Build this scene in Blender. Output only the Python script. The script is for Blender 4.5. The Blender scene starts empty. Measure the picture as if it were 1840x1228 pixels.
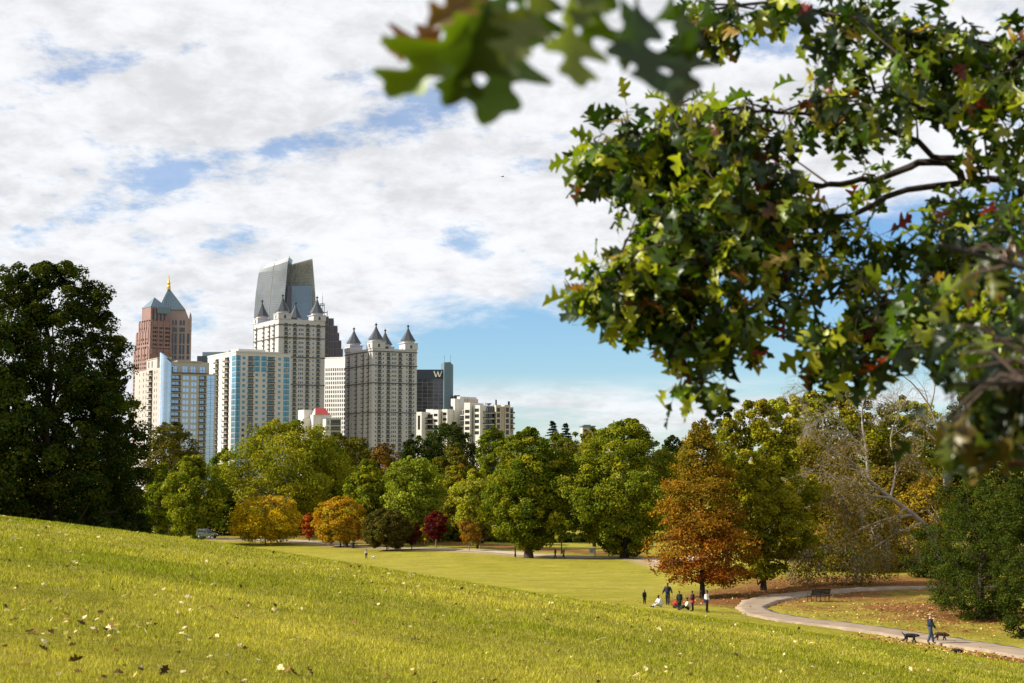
import bpy, math, random
import numpy as np
from mathutils import Vector, Matrix

SC = bpy.context.scene
COL = SC.collection
R_ = math.radians
PI = math.pi
rng = np.random.default_rng(11)
random.seed(5)

# ------------------------------------------------------------------ camera model
ZC = 20.0                      # camera height above the datum; the low field lies near 1.8
F = 2556.0                     # focal length in photo pixels (50 mm lens on 36 mm)
PITCH = R_(4.72)
CP, SP = math.cos(PITCH), math.sin(PITCH)

def ts(px, py):
    u = (px - 920.0) / F; v = (614.0 - py) / F
    dy = CP - v * SP
    return u / dy, (SP + v * CP) / dy          # sideways and upward slope per metre of depth

def at(px, py, D):
    t, s = ts(px, py)
    return np.array([t * D, D, ZC + s * D])

# ------------------------------------------------------------------ terrain
def _sm(y, ys, zs, r):
    o = 0.0
    for k in (-1, -.6, -.3, 0, .3, .6, 1):
        o = o + np.interp(y + k * r, ys, zs)
    return o / 7

def sstep(a, b, x):
    q = np.clip((x - a) / (b - a), 0, 1)
    return q * q * (3 - 2 * q)

def h_field(x, y):
    zl = _sm(y, [0, 60, 100, 150, 200, 240, 270, 320, 6000], [-9.6, -9.9, -10.6, -13.4, -16, -17.5, -18.1, -18.3, -18.3], 14)
    zr = _sm(y, [0, 60, 75, 86, 100, 130, 200, 300, 400, 6000], [-9.7, -10.2, -10.6, -11.0, -11.0, -11.3, -12.2, -15, -18.3, -18.3], 8)
    w = sstep(-8, 8, x - (15 + .12 * np.maximum(0, y - 100)))
    return zl * (1 - w) + zr * w

def h_hill(x, y):
    xs = 60 * np.tanh(x / 60)
    q = np.maximum(0, y - 40)
    q = np.minimum(q, 200)
    back = np.minimum(y, 0) * .03
    return -1.6 - .0555 * np.maximum(y, 0) - back - .145 * xs - q * q / 500

def ground(x, y):
    x = np.asarray(x, float); y = np.asarray(y, float)
    a = h_hill(x, y); b = h_field(x, y)
    k = .7
    m = (a + b + np.sqrt((a - b) ** 2 + k * k)) / 2
    m = m + .05 * np.sin(x * .31 + 1.3) * np.sin(y * .23) + .10 * np.sin(x * .09 + y * .05) * np.clip(y / 60, 0, 1)
    return ZC + m

def gp(px, py, y0=64.0, y1=900.0):
    """where the sight line through a photo pixel meets the ground beyond depth y0"""
    t, s = ts(px, py)
    ys = np.linspace(y0, y1, 6000)
    d = ground(t * ys, ys) - (ZC + s * ys)
    i = int(np.argmax(d > 0)) if (d > 0).any() else len(ys) - 1
    y = ys[i]
    return np.array([t * y, y, float(ground(t * y, y))])

# ------------------------------------------------------------------ helpers
def tag(o, label=None, cat=None, group=None, kind=None):
    if label: o['label'] = label
    if cat: o['category'] = cat
    if group: o['group'] = group
    if kind: o['kind'] = kind
    return o

def empty(name, loc, rz=0.0):
    o = bpy.data.objects.new(name, None)
    o.location = [float(c) for c in loc]; o.rotation_euler = (0, 0, rz)
    o.empty_display_size = .3
    COL.objects.link(o)
    return o

def link(name, me, parent=None, loc=None, rz=None):
    o = bpy.data.objects.new(name, me)
    COL.objects.link(o)
    if parent: o.parent = parent
    if loc is not None: o.location = [float(c) for c in loc]
    if rz is not None: o.rotation_euler = (0, 0, rz)
    return o

def npmesh(name, V, Fc, mat, col=None, smooth=False, mi=None):
    V = np.ascontiguousarray(V, np.float32); Fc = np.ascontiguousarray(Fc, np.int32)
    me = bpy.data.meshes.new(name)
    me.vertices.add(len(V)); me.vertices.foreach_set('co', V.ravel())
    n, k = Fc.shape
    me.loops.add(n * k); me.loops.foreach_set('vertex_index', Fc.ravel())
    me.polygons.add(n); me.polygons.foreach_set('loop_start', np.arange(0, n * k, k, dtype=np.int32))
    if smooth: me.polygons.foreach_set('use_smooth', np.ones(n, dtype=bool))
    for m in (mat if isinstance(mat, (list, tuple)) else [mat]): me.materials.append(m)
    if mi is not None: me.polygons.foreach_set('material_index', np.ascontiguousarray(mi, np.int32))
    if col is not None:
        a = me.color_attributes.new('col', 'FLOAT_COLOR', 'POINT')
        c4 = np.ones((len(V), 4), np.float32); c4[:, :3] = col
        a.data.foreach_set('color', c4.ravel())
    me.update(calc_edges=True); me.validate()
    return me

class MB:
    """collects faces in world space, then links them as one mesh object under a root"""
    def __init__(s): s.v = []; s.f = []; s.m = []
    def poly(s, pts, mi=0):
        b = len(s.v); s.v += [tuple(float(c) for c in p) for p in pts]
        s.f.append(tuple(range(b, b + len(pts)))); s.m.append(mi)
    def hexa(s, p, mi=0):           # 8 points: bottom ring of 4, top ring of 4
        b = len(s.v); s.v += [tuple(float(c) for c in q) for q in p]
        for f in ((3, 2, 1, 0), (4, 5, 6, 7), (0, 1, 5, 4), (1, 2, 6, 5), (2, 3, 7, 6), (3, 0, 4, 7)):
            s.f.append(tuple(b + i for i in f)); s.m.append(mi)
    def box(s, x0, x1, y0, y1, z0, z1, mi=0):
        s.hexa([(x0, y0, z0), (x1, y0, z0), (x1, y1, z0), (x0, y1, z0), (x0, y0, z1), (x1, y0, z1), (x1, y1, z1), (x0, y1, z1)], mi)
    def fbox(s, fr, u0, u1, w0, w1, z0, z1, mi=0):
        s.hexa([fr.P(u0, w0, z0), fr.P(u1, w0, z0), fr.P(u1, w1, z0), fr.P(u0, w1, z0),
                fr.P(u0, w0, z1), fr.P(u1, w0, z1), fr.P(u1, w1, z1), fr.P(u0, w1, z1)], mi)
    def prism(s, ring, z0, z1, mi=0, cap=True):
        n = len(ring); b = len(s.v)
        s.v += [(float(x), float(y), float(z0)) for x, y in ring] + [(float(x), float(y), float(z1)) for x, y in ring]
        for i in range(n):
            j = (i + 1) % n; s.f.append((b + i, b + j, b + n + j, b + n + i)); s.m.append(mi)
        if cap:
            s.f.append(tuple(b + n + i for i in range(n))); s.m.append(mi)
            s.f.append(tuple(b + n - 1 - i for i in range(n))); s.m.append(mi)
    def loft(s, rings, mi=0, cap=True):
        n = len(rings[0]); b = len(s.v)
        for r in rings: s.v += [tuple(float(c) for c in p) for p in r]
        for k in range(len(rings) - 1):
            for i in range(n):
                j = (i + 1) % n
                s.f.append((b + k * n + i, b + k * n + j, b + (k + 1) * n + j, b + (k + 1) * n + i)); s.m.append(mi)
        if cap:
            s.f.append(tuple(b + n - 1 - i for i in range(n))); s.m.append(mi)
            s.f.append(tuple(b + (len(rings) - 1) * n + i for i in range(n))); s.m.append(mi)
    def lathe(s, cx, cy, prof, n=12, mi=0, ph=0.0):
        s.loft([[(cx + r * math.cos(ph + 2 * PI * i / n), cy + r * math.sin(ph + 2 * PI * i / n), z) for i in range(n)] for r, z in prof], mi)
    def bar(s, a, b, r, n=4, mi=0):
        a = np.array(a, float); b = np.array(b, float); d = b - a; d = d / (np.linalg.norm(d) + 1e-9)
        q = np.array([0, 0, 1.]) if abs(d[2]) < .9 else np.array([1., 0, 0])
        x = np.cross(d, q); x /= np.linalg.norm(x); y = np.cross(d, x)
        rr = [[p + r * (math.cos(2 * PI * (i + .5) / n) * x + math.sin(2 * PI * (i + .5) / n) * y) for i in range(n)] for p in (a, b)]
        s.loft(rr, mi)
    def mesh(s, name, mats, off=(0, 0, 0), smooth=False):
        me = bpy.data.meshes.new(name)
        v = np.array(s.v, float) - np.array(off, float)
        me.from_pydata([tuple(p) for p in v], [], s.f)
        for m in (mats if isinstance(mats, (list, tuple)) else [mats]): me.materials.append(m)
        me.polygons.foreach_set('material_index', np.array(s.m, np.int32))
        if smooth: me.polygons.foreach_set('use_smooth', np.ones(len(s.f), dtype=bool))
        me.update()
        return me
    def build(s, name, mats, root=None, smooth=False):
        off = tuple(root.location) if root else (0, 0, 0)
        if root is not None and root.parent is not None: off = tuple(Vector(off) + root.parent.location)
        return link(name, s.mesh(name, mats, off, smooth), root)

# ------------------------------------------------------------------ materials
def nodes(m):
    m.use_nodes = True
    nt = m.node_tree
    return nt, nt.nodes, nt.links

def mat(name, c, rough=.7, var=.12, scale=.4, metal=0.0, spec=.3, bump=0.0, coat=0.0, obj=True):
    """principled material with procedural colour variation"""
    m = bpy.data.materials.new(name); nt, N, L = nodes(m)
    p = N['Principled BSDF']
    tc = N.new('ShaderNodeTexCoord'); nz = N.new('ShaderNodeTexNoise')
    nz.inputs['Scale'].default_value = scale; nz.inputs['Detail'].default_value = 6; nz.inputs['Roughness'].default_value = .65
    L.new(tc.outputs['Object'], nz.inputs['Vector'])
    mp = N.new('ShaderNodeMapRange'); mp.inputs[1].default_value = .3; mp.inputs[2].default_value = .7
    mp.inputs[3].default_value = 1 - var; mp.inputs[4].default_value = 1 + var
    L.new(nz.outputs['Fac'], mp.inputs[0])
    mx = N.new('ShaderNodeVectorMath'); mx.operation = 'SCALE'; mx.inputs[0].default_value = tuple(q * (1 if metal else .80) for q in c)
    L.new(mp.outputs[0], mx.inputs['Scale'])
    L.new(mx.outputs[0], p.inputs['Base Color'])
    p.inputs['Roughness'].default_value = rough; p.inputs['Metallic'].default_value = metal
    p.inputs['Specular IOR Level'].default_value = spec
    if coat: p.inputs['Coat Weight'].default_value = coat
    if bump:
        b = N.new('ShaderNodeBump'); b.inputs['Strength'].default_value = bump; b.inputs['Distance'].default_value = .1
        L.new(nz.outputs['Fac'], b.inputs['Height']); L.new(b.outputs[0], p.inputs['Normal'])
    return m

def leaf_mat(name, trans=.35, gloss=.0, hue=.012, val=.18, rough=.45, ALB=.98):
    m = bpy.data.materials.new(name); nt, N, L = nodes(m)
    N.remove(N['Principled BSDF'])
    out = N['Material Output']
    at_ = N.new('ShaderNodeAttribute'); at_.attribute_name = 'col'
    oi = N.new('ShaderNodeObjectInfo')
    hs = N.new('ShaderNodeHueSaturation')
    r1 = N.new('ShaderNodeMapRange'); r1.inputs[3].default_value = .5 - hue; r1.inputs[4].default_value = .5 + hue
    r2 = N.new('ShaderNodeMapRange'); r2.inputs[3].default_value = ALB * (1 - val); r2.inputs[4].default_value = ALB * (1 + val)
    mu = N.new('ShaderNodeMath'); mu.operation = 'MULTIPLY'; mu.inputs[1].default_value = 7.13
    fr = N.new('ShaderNodeMath'); fr.operation = 'FRACT'
    L.new(oi.outputs['Random'], r1.inputs[0]); L.new(oi.outputs['Random'], mu.inputs[0]); L.new(mu.outputs[0], fr.inputs[0]); L.new(fr.outputs[0], r2.inputs[0])
    L.new(r1.outputs[0], hs.inputs['Hue']); L.new(r2.outputs[0], hs.inputs['Value'])
    L.new(at_.outputs['Color'], hs.inputs['Color'])
    d = N.new('ShaderNodeBsdfDiffuse'); t = N.new('ShaderNodeBsdfTranslucent')
    g = N.new('ShaderNodeMixShader'); g.inputs[0].default_value = trans
    tint = N.new('ShaderNodeVectorMath'); tint.operation = 'MULTIPLY'; tint.inputs[1].default_value = (1.2, 1.32, .5)
    L.new(hs.outputs[0], d.inputs[0]); L.new(hs.outputs[0], tint.inputs[0]); L.new(tint.outputs[0], t.inputs[0])
    L.new(d.outputs[0], g.inputs[1]); L.new(t.outputs[0], g.inputs[2])
    last = g.outputs[0]
    if gloss:
        gl = N.new('ShaderNodeBsdfGlossy'); gl.inputs['Roughness'].default_value = rough
        gl.inputs[0].default_value = (.9, .95, .9, 1)
        mm = N.new('ShaderNodeMixShader'); mm.inputs[0].default_value = gloss; L.new(last, mm.inputs[1]); L.new(gl.outputs[0], mm.inputs[2])
        last = mm.outputs[0]
    L.new(last, out.inputs['Surface'])
    return m

M = {}
M['leaf'] = leaf_mat('foliage', .28)
M['oakleaf'] = leaf_mat('oak_leaf', .42, gloss=.028, hue=0, val=0, rough=.40, ALB=.84)
M['bark'] = mat('bark', (.06, .045, .033), .9, .3, 3, bump=.6)
M['bark_pale'] = mat('pale_bark', (.28, .24, .195), .85, .3, 1.5, bump=.4)
M['bark_dark'] = mat('dark_bark', (.028, .02, .016), .9, .3, 4, bump=.5)
M['twig'] = mat('twig_bark', (.16, .12, .10), .9, .3, 2)
M['white_wall'] = mat('white_wall', (.68, .65, .60), .8, .06, .12)
M['cream_wall'] = mat('cream_wall', (.62, .585, .555), .8, .07, .12)
M['castle_wall'] = mat('pale_stone_wall', (.50, .488, .515), .85, .10, .10)
M['tan_wall'] = mat('tan_wall', (.44, .405, .385), .8, .10, .12)
M['grey_wall'] = mat('grey_wall', (.42, .41, .40), .85, .08, .12)
M['office_white'] = mat('office_white', (.86, .84, .84), .7, .03, .1)
M['beige_shade_wall'] = mat('beige_shade_wall', (.52, .44, .37), .8, .08, .1)  # beige carries the shade of low-rise faces turned from the sun
M['pink_stone'] = mat('pink_granite', (.27, .165, .155), .7, .1, .1)
M['pink_pale'] = mat('pale_pink_granite', (.38, .285, .275), .7, .08, .1)
M['slate'] = mat('slate_roof', (.052, .06, .075), .5, .15, .4)
M['copper'] = mat('patina_roof', (.125, .185, .24), .45, .12, .15, spec=.5)
M['gold'] = mat('gold_leaf', (.62, .38, .08), .3, .1, 1, metal=.85)
M['glass_dark'] = mat('dark_glass', (.018, .024, .03), .12, .4, .06, spec=.7)
M['glass_blue'] = mat('blue_glass', (.06, .26, .40), .08, .25, .05, spec=.9)
M['glass_teal'] = mat('teal_glass', (.02, .13, .20), .08, .3, .05, spec=.9)
M['glass_pale'] = mat('pale_glass', (.40, .54, .80), .10, .16, .05, metal=.3, spec=.9)
M['glass_sail'] = mat('grey_mirror_glass', (.15, .165, .18), .25, .25, .035, metal=.4, spec=.7)
M['glass_navy'] = mat('navy_glass', (.022, .036, .06), .1, .3, .04, spec=.8)
M['glass_mid'] = mat('steel_blue_glass', (.13, .19, .27), .18, .2, .04, metal=.4, spec=.8)
M['navy'] = mat('navy_cladding', (.018, .032, .055), .4, .1, .05, spec=.5)
M['steel_blue'] = mat('blue_grey_cladding', (.13, .20, .26), .45, .12, .05, spec=.4)
M['dark_frame'] = mat('dark_frame', (.03, .03, .032), .6, .15, .5)
M['lattice'] = mat('metal_lattice', (.40, .42, .37), .6, .2, .1)
M['mullion'] = mat('mullion', (.2, .17, .2), .5, .1, .2)
M['band'] = mat('dark_band', (.10, .085, .08), .8, .15, .2)
M['red_roof'] = mat('red_roof', (.34, .035, .035), .6, .12, .3)
M['sign_white'] = mat('sign_letter', (.88, .86, .74), .5, .03, .5)
M['orange_inset'] = mat('orange_blind', (.62, .30, .07), .6, .1, .5)
M['purple_stone'] = mat('dark_violet_glass', (.045, .035, .055), .2, .3, .05, spec=.7)
M['concrete'] = mat('concrete', (.42, .39, .36), .85, .1, .4)
M['rail'] = mat('railing', (.07, .07, .072), .6, .15, .5)
# ------------------------------------------------------------------ buildings
class Fr:
    """a building corner: face R runs right from the corner, face L runs back from it"""
    def __init__(s, px, py, D, phi, o=None):
        t, _ = ts(px, py)
        s.o = np.array([t * D, D]) if o is None else np.array(o, float); s.phi = R_(phi)
        s.e1 = np.array([math.cos(s.phi), math.sin(s.phi)]); s.e2 = np.array([-math.sin(s.phi), math.cos(s.phi)])
    def _h(s, px, py, e):
        t, sl = ts(px, py)
        a = (t * s.o[1] - s.o[0]) / (e[0] - t * e[1]); Y = s.o[1] + a * e[1]
        return a, ZC + sl * Y
    def R(s, px, py): return s._h(px, py, s.e1)
    def L(s, px, py): return s._h(px, py, s.e2)
    def on(s, face, px, py): return s.R(px, py) if face == 'R' else s.L(px, py)
    def P(s, u, w, z):
        q = s.o + u * s.e1 + w * s.e2
        return (q[0], q[1], z)
    def pt(s, face, a, d, z): return s.P(a, d, z) if face == 'R' else s.P(d, a, z)
    def sub(s, u, w, dphi=0):
        q = s.o + u * s.e1 + w * s.e2
        return Fr(0, 0, 0, math.degrees(s.phi) + dphi, o=q)

_tmpl = {}
class Building:
    def __init__(s, name, label, cat, fr, group=None):
        x, y = fr.o
        s.zg = float(ground(x, y)) - 1
        s.root = empty(name, (x, y, s.zg)); tag(s.root, label, cat, group)
        s.items = {}
    def part(s, name, mb, mats, parent=None): return mb.build(name, mats, parent or s.root)
    def put(s, name, key, maker, mats, fr, face, a, z, d=0.0, lab=None):
        s.items.setdefault(name, []).append((z, key, maker, mats, fr, face, a, d, lab))
    def window(s, fr, face, a0, a1, z0, z1, d=.25, m='glass_dark', name='window', lab=None):
        key = ('w', round(a1 - a0, 1), round(z1 - z0, 1), m, face)
        def mk():
            b = MB(); w, h = a1 - a0, z1 - z0
            b.box(0, w, -.04, .04, 0, h, 0)
            if w > 1.6: b.box(w / 2 - .06, w / 2 + .06, -.09, .09, 0, h, 1)
            if h > 2.2: b.box(0, w, -.08, .08, h * .33 - .05, h * .33 + .05, 1)
            return b
        s.put(name, key, mk, [M[m], M['dark_frame']], fr, face, a0, z0, d, lab)
    def balcony(s, fr, face, a0, a1, z, depth=1.3, h=1.05, slab='concrete'):
        key = ('b', round(a1 - a0, 1), depth, h, slab, face)
        sg = -1 if face == 'R' else 1
        def mk():
            b = MB(); w = a1 - a0
            def bx(x0, x1, y0, y1, z0, z1, mi): b.box(x0, x1, min(sg * y0, sg * y1), max(sg * y0, sg * y1), z0, z1, mi)
            bx(0, w, 0, depth, 0, .22, 0)
            bx(0, w, depth - .07, depth, .34, h, 1); bx(0, .06, 0, depth - .08, .34, h, 1); bx(w - .06, w, 0, depth - .08, .34, h, 1)
            bx(-.04, w + .04, depth - .1, depth + .03, h + .003, h + .09, 0)
            return b
        s.put('balcony', key, mk, [M[slab], M['rail']], fr, face, a0, z, -.02)
    def flush(s):
        for name, L in s.items.items():
            L.sort(key=lambda q: -q[0])
            rest = MB(); rm = []
            for i, (z, key, maker, mats, fr, face, a, d, lab) in enumerate(L):
                rz = fr.phi if face == 'R' else fr.phi + PI / 2
                p = fr.pt(face, a, d, z)
                if i < 100:
                    if key not in _tmpl: _tmpl[key] = maker().mesh(name, mats)
                    o = link(name, _tmpl[key], s.root, np.array(p) - np.array(s.root.location), rz)
                    if lab: o['label'] = lab
                else:
                    b = maker(); c, sn = math.cos(rz), math.sin(rz)
                    base = len(rest.v)
                    rest.v += [(p[0] + c * x - sn * y, p[1] + sn * x + c * y, p[2] + zz) for x, y, zz in b.v]
                    for f, mi in zip(b.f, b.m):
                        m = mats[mi]
                        if m not in rm: rm.append(m)
                        rest.f.append(tuple(base + k for k in f)); rest.m.append(rm.index(m))
            if rest.f:
                o = rest.build(name, rm, s.root); o['kind'] = 'stuff'

def facade(mb, fr, face, a0, a1, z0, z1, ops, depth=.35, mi=0, off=0.0):
    """wall face with real recessed openings"""
    A = sorted(set([round(a0, 2), round(a1, 2)] + [round(min(max(v, a0), a1), 2) for o in ops for v in o[:2]]))
    Z = sorted(set([round(z0, 2), round(z1, 2)] + [round(min(max(v, z0), z1), 2) for o in ops for v in o[2:4]]))
    ga = np.array(A); gz = np.array(Z)
    hole = np.zeros((len(A) - 1, len(Z) - 1), bool)
    ca = (ga[1:] + ga[:-1]) / 2; cz = (gz[1:] + gz[:-1]) / 2
    for o in ops:
        hole |= ((ca > o[0]) & (ca < o[1]))[:, None] & ((cz > o[2]) & (cz < o[3]))[None, :]
    for i in range(len(A) - 1):
        j = 0
        while j < len(Z) - 1:
            if hole[i, j]: j += 1; continue
            k = j
            while k < len(Z) - 1 and not hole[i, k]: k += 1
            mb.poly([fr.pt(face, A[i], off, Z[j]), fr.pt(face, A[i + 1], off, Z[j]), fr.pt(face, A[i + 1], off, Z[k]), fr.pt(face, A[i], off, Z[k])], mi)
            j = k
    for o in ops:
        d = o[4] if len(o) > 4 else depth
        b0, b1, c0, c1 = max(o[0], a0), min(o[1], a1), max(o[2], z0), min(o[3], z1)
        q = [(b0, c0), (b1, c0), (b1, c1), (b0, c1)]
        for n in range(4):
            (p0, r0), (p1, r1) = q[n], q[(n + 1) % 4]
            mb.poly([fr.pt(face, p0, off, r0), fr.pt(face, p1, off, r1), fr.pt(face, p1, off + d, r1), fr.pt(face, p0, off + d, r0)], mi)
        if d > .6:        # a deep recess has its own back wall
            mb.poly([fr.pt(face, b0, off + d, c0), fr.pt(face, b1, off + d, c0), fr.pt(face, b1, off + d, c1), fr.pt(face, b0, off + d, c1)], mi)

def shell(mb, fr, u1, w1, z0, z1, mi=0):
    """the two hidden sides and the roof slab behind two facades"""
    mb.poly([fr.P(u1, 0, z0), fr.P(u1, w1, z0), fr.P(u1, w1, z1), fr.P(u1, 0, z1)], mi)
    mb.poly([fr.P(0, w1, z0), fr.P(u1, w1, z0), fr.P(u1, w1, z1), fr.P(0, w1, z1)], mi)
    mb.poly([fr.P(0, 0, z1), fr.P(u1, 0, z1), fr.P(u1, w1, z1), fr.P(0, w1, z1)], mi)

def turret(B, fr, u, w, zb, r, h, drum, wallm):
    x, y, _ = fr.P(u, w, 0)
    b = MB(); b.lathe(x, y, [(r * .93, zb - drum), (r * .93, zb - .5), (r * 1.02, zb - .35), (r * 1.02, zb - .02)], 12)
    t = B.part('turret', b, M[wallm])
    b = MB(); b.lathe(x, y, [(r * 1.18, zb), (r * .80, zb + h * .30), (r * .38, zb + h * .66), (r * .10, zb + h)], 8, ph=.3)
    rf = link('turret_roof', b.mesh('turret_roof', M['slate'], tuple(B.root.location)), t)
    b = MB(); b.lathe(x, y, [(r * .09, zb + h * .97), (r * .09, zb + h * 1.10), (r * .19, zb + h * 1.13), (r * .19, zb + h * 1.20), (r * .04, zb + h * 1.24), (.03, zb + h * 1.38)], 8)
    link('finial', b.mesh('finial', M['dark_frame'], tuple(B.root.location)), t)

def castle(label, corner, D, phi, xl, xr, ytop, ytur, bands, colsR, colsL, turr_h, tr, pitch, litwall='castle_wall'):
    fr = Fr(corner[0], corner[1], D, phi)
    B = Building('apartment_tower', label, 'tower', fr)
    ref = ytop + 30
    u1 = fr.R(xr, ref)[0]; w1 = fr.L(xl, ref)[0]
    ztop = fr.R(corner[0], ytop)[1]; ztur = fr.R(corner[0], ytur)[1]
    zg = B.zg; fh = pitch
    nfl = int((ztop - 2 - (zg + 4)) / fh)
    rr = random.Random(int(D))
    tw = tr * 1.95                      # corner towers
    wall = MB()
    for face, cols, length in (('R', colsR, u1), ('L', colsL, w1)):
        ops = []
        for px, kind in cols:
            a = fr.on(face, px, ref)[0]
            for k in range(nfl):
                z = ztop - 2.2 - (k + 1) * fh
                if kind == 'b':
                    ops.append((a - 1.25, a + 1.25, z + .1, z + 2.55, 1.1))
                    B.window(fr, face, a - 1.0, a + 1.0, z + .2, z + 2.4, 1.0, 'glass_dark', 'balcony_door')
                    B.balcony(fr, face, a - 1.35, a + 1.35, z - .12, 1.0, slab='castle_wall')
                elif kind == 's':
                    ops.append((a - .42, a + .42, z + .7, z + 2.0)); B.window(fr, face, a - .42, a + .42, z + .7, z + 2.0, .3)
                elif kind == 't':
                    for q in (-1.35, 0, 1.35):
                        ops.append((a + q - .4, a + q + .4, z + .6, z + 2.2)); B.window(fr, face, a + q - .4, a + q + .4, z + .6, z + 2.2, .3)
        facade(wall, fr, face, 0, length, zg, ztop, ops)
    shell(wall, fr, u1, w1, zg, ztop)
    # corner towers rising above the roof line
    for (u, w) in ((0, 0), (u1 - tw, 0), (0, w1 - tw), (u1 - tw, w1 - tw)):
        e = .45
        wall.fbox(fr, u - (e if u < 1 else 0), u + tw + (e if u > 1 else 0), w - (e if w < 1 else 0), w + tw + (e if w > 1 else 0), ztop + .003, ztur - 2.2)
    B.part('wall', wall, M[litwall])
    # arched windows of the corner towers
    for face in 'RL':
        ln = u1 if face == 'R' else w1
        for a in (tw / 2, ln - tw / 2):
            b = MB(); n = 9; z = (ztop + ztur - 2.2) / 2 - 1.3
            ring = [(a - .8, z), (a + .8, z)] + [(a + .8 * math.cos(PI * i / n), z + 1.7 + .8 * math.sin(PI * i / n)) for i in range(n + 1)]
            b.poly([fr.pt(face, p, -.50, q) for p, q in ring]); b.poly([fr.pt(face, p, -.46, q) for p, q in ring][::-1])
            B.part('arched_window', b, M['glass_dark'])
    for yb in bands:
        z = fr.R(corner[0], yb)[1]
        b = MB(); e = .42
        b.fbox(fr, -e, u1 + e, -e, -.004, z - .3, z + .3); b.fbox(fr, -e, -.004, -.002, w1 + e, z - .297, z + .297)
        B.part('cornice', b, M['band'])
    e = .7
    for (u, w) in ((0, 0), (u1 - tw, 0), (0, w1 - tw), (u1 - tw, w1 - tw)):
        b = MB(); b.fbox(fr, u - e, u + tw + e, w - e, w + tw + e, ztur - 2.195, ztur - 1.75)
        B.part('parapet', b, M['castle_wall'])
    for (u, w) in ((tw / 2, tw / 2), (u1 - tw / 2, tw / 2), (tw / 2, w1 - tw / 2), (u1 - tw / 2, w1 - tw / 2)):
        turret(B, fr, u, w, ztur, tr, turr_h, 1.9, 'castle_wall')
    b = MB(); b.fbox(fr, u1 * .4, u1 * .62, w1 * .4, w1 * .62, ztop + .01, ztop + 3.4); B.part('roof_hut', b, M['slate'])
    B.flush()
    return B, fr

# ---- the two towers with pointed turrets
castle('taller pale stone tower with four pointed turret roofs, left of the white office block', (500, 640), 990, 30, 456, 584,
       573, 558, (583, 606, 641, 691), [(514, 'b'), (521, 's'), (530, 'b'), (541, 't'), (553, 'b'), (563, 's'), (572, 'b')],
       [(461, 'b'), (474, 'b'), (484, 'b'), (492.5, 'b')], 9.6, 4.6, 3.1)
castle('shorter grey stone tower with four dark pointed turret roofs, left of the dark glass hotel', (669, 690), 1000, 30, 620, 749,
       626, 609, (631, 656, 688, 741), [(675.6, 's'), (682, 'b'), (688.7, 's'), (698, 'b'), (708, 't'), (719, 'b'), (731, 's'), (737.5, 'b'), (743.5, 's')],
       [(627, 'b'), (632.5, 's'), (640.5, 'b'), (647.6, 's'), (652.7, 'b'), (662, 'b'), (666, 's')], 9.2, 4.9, 3.05)

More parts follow.
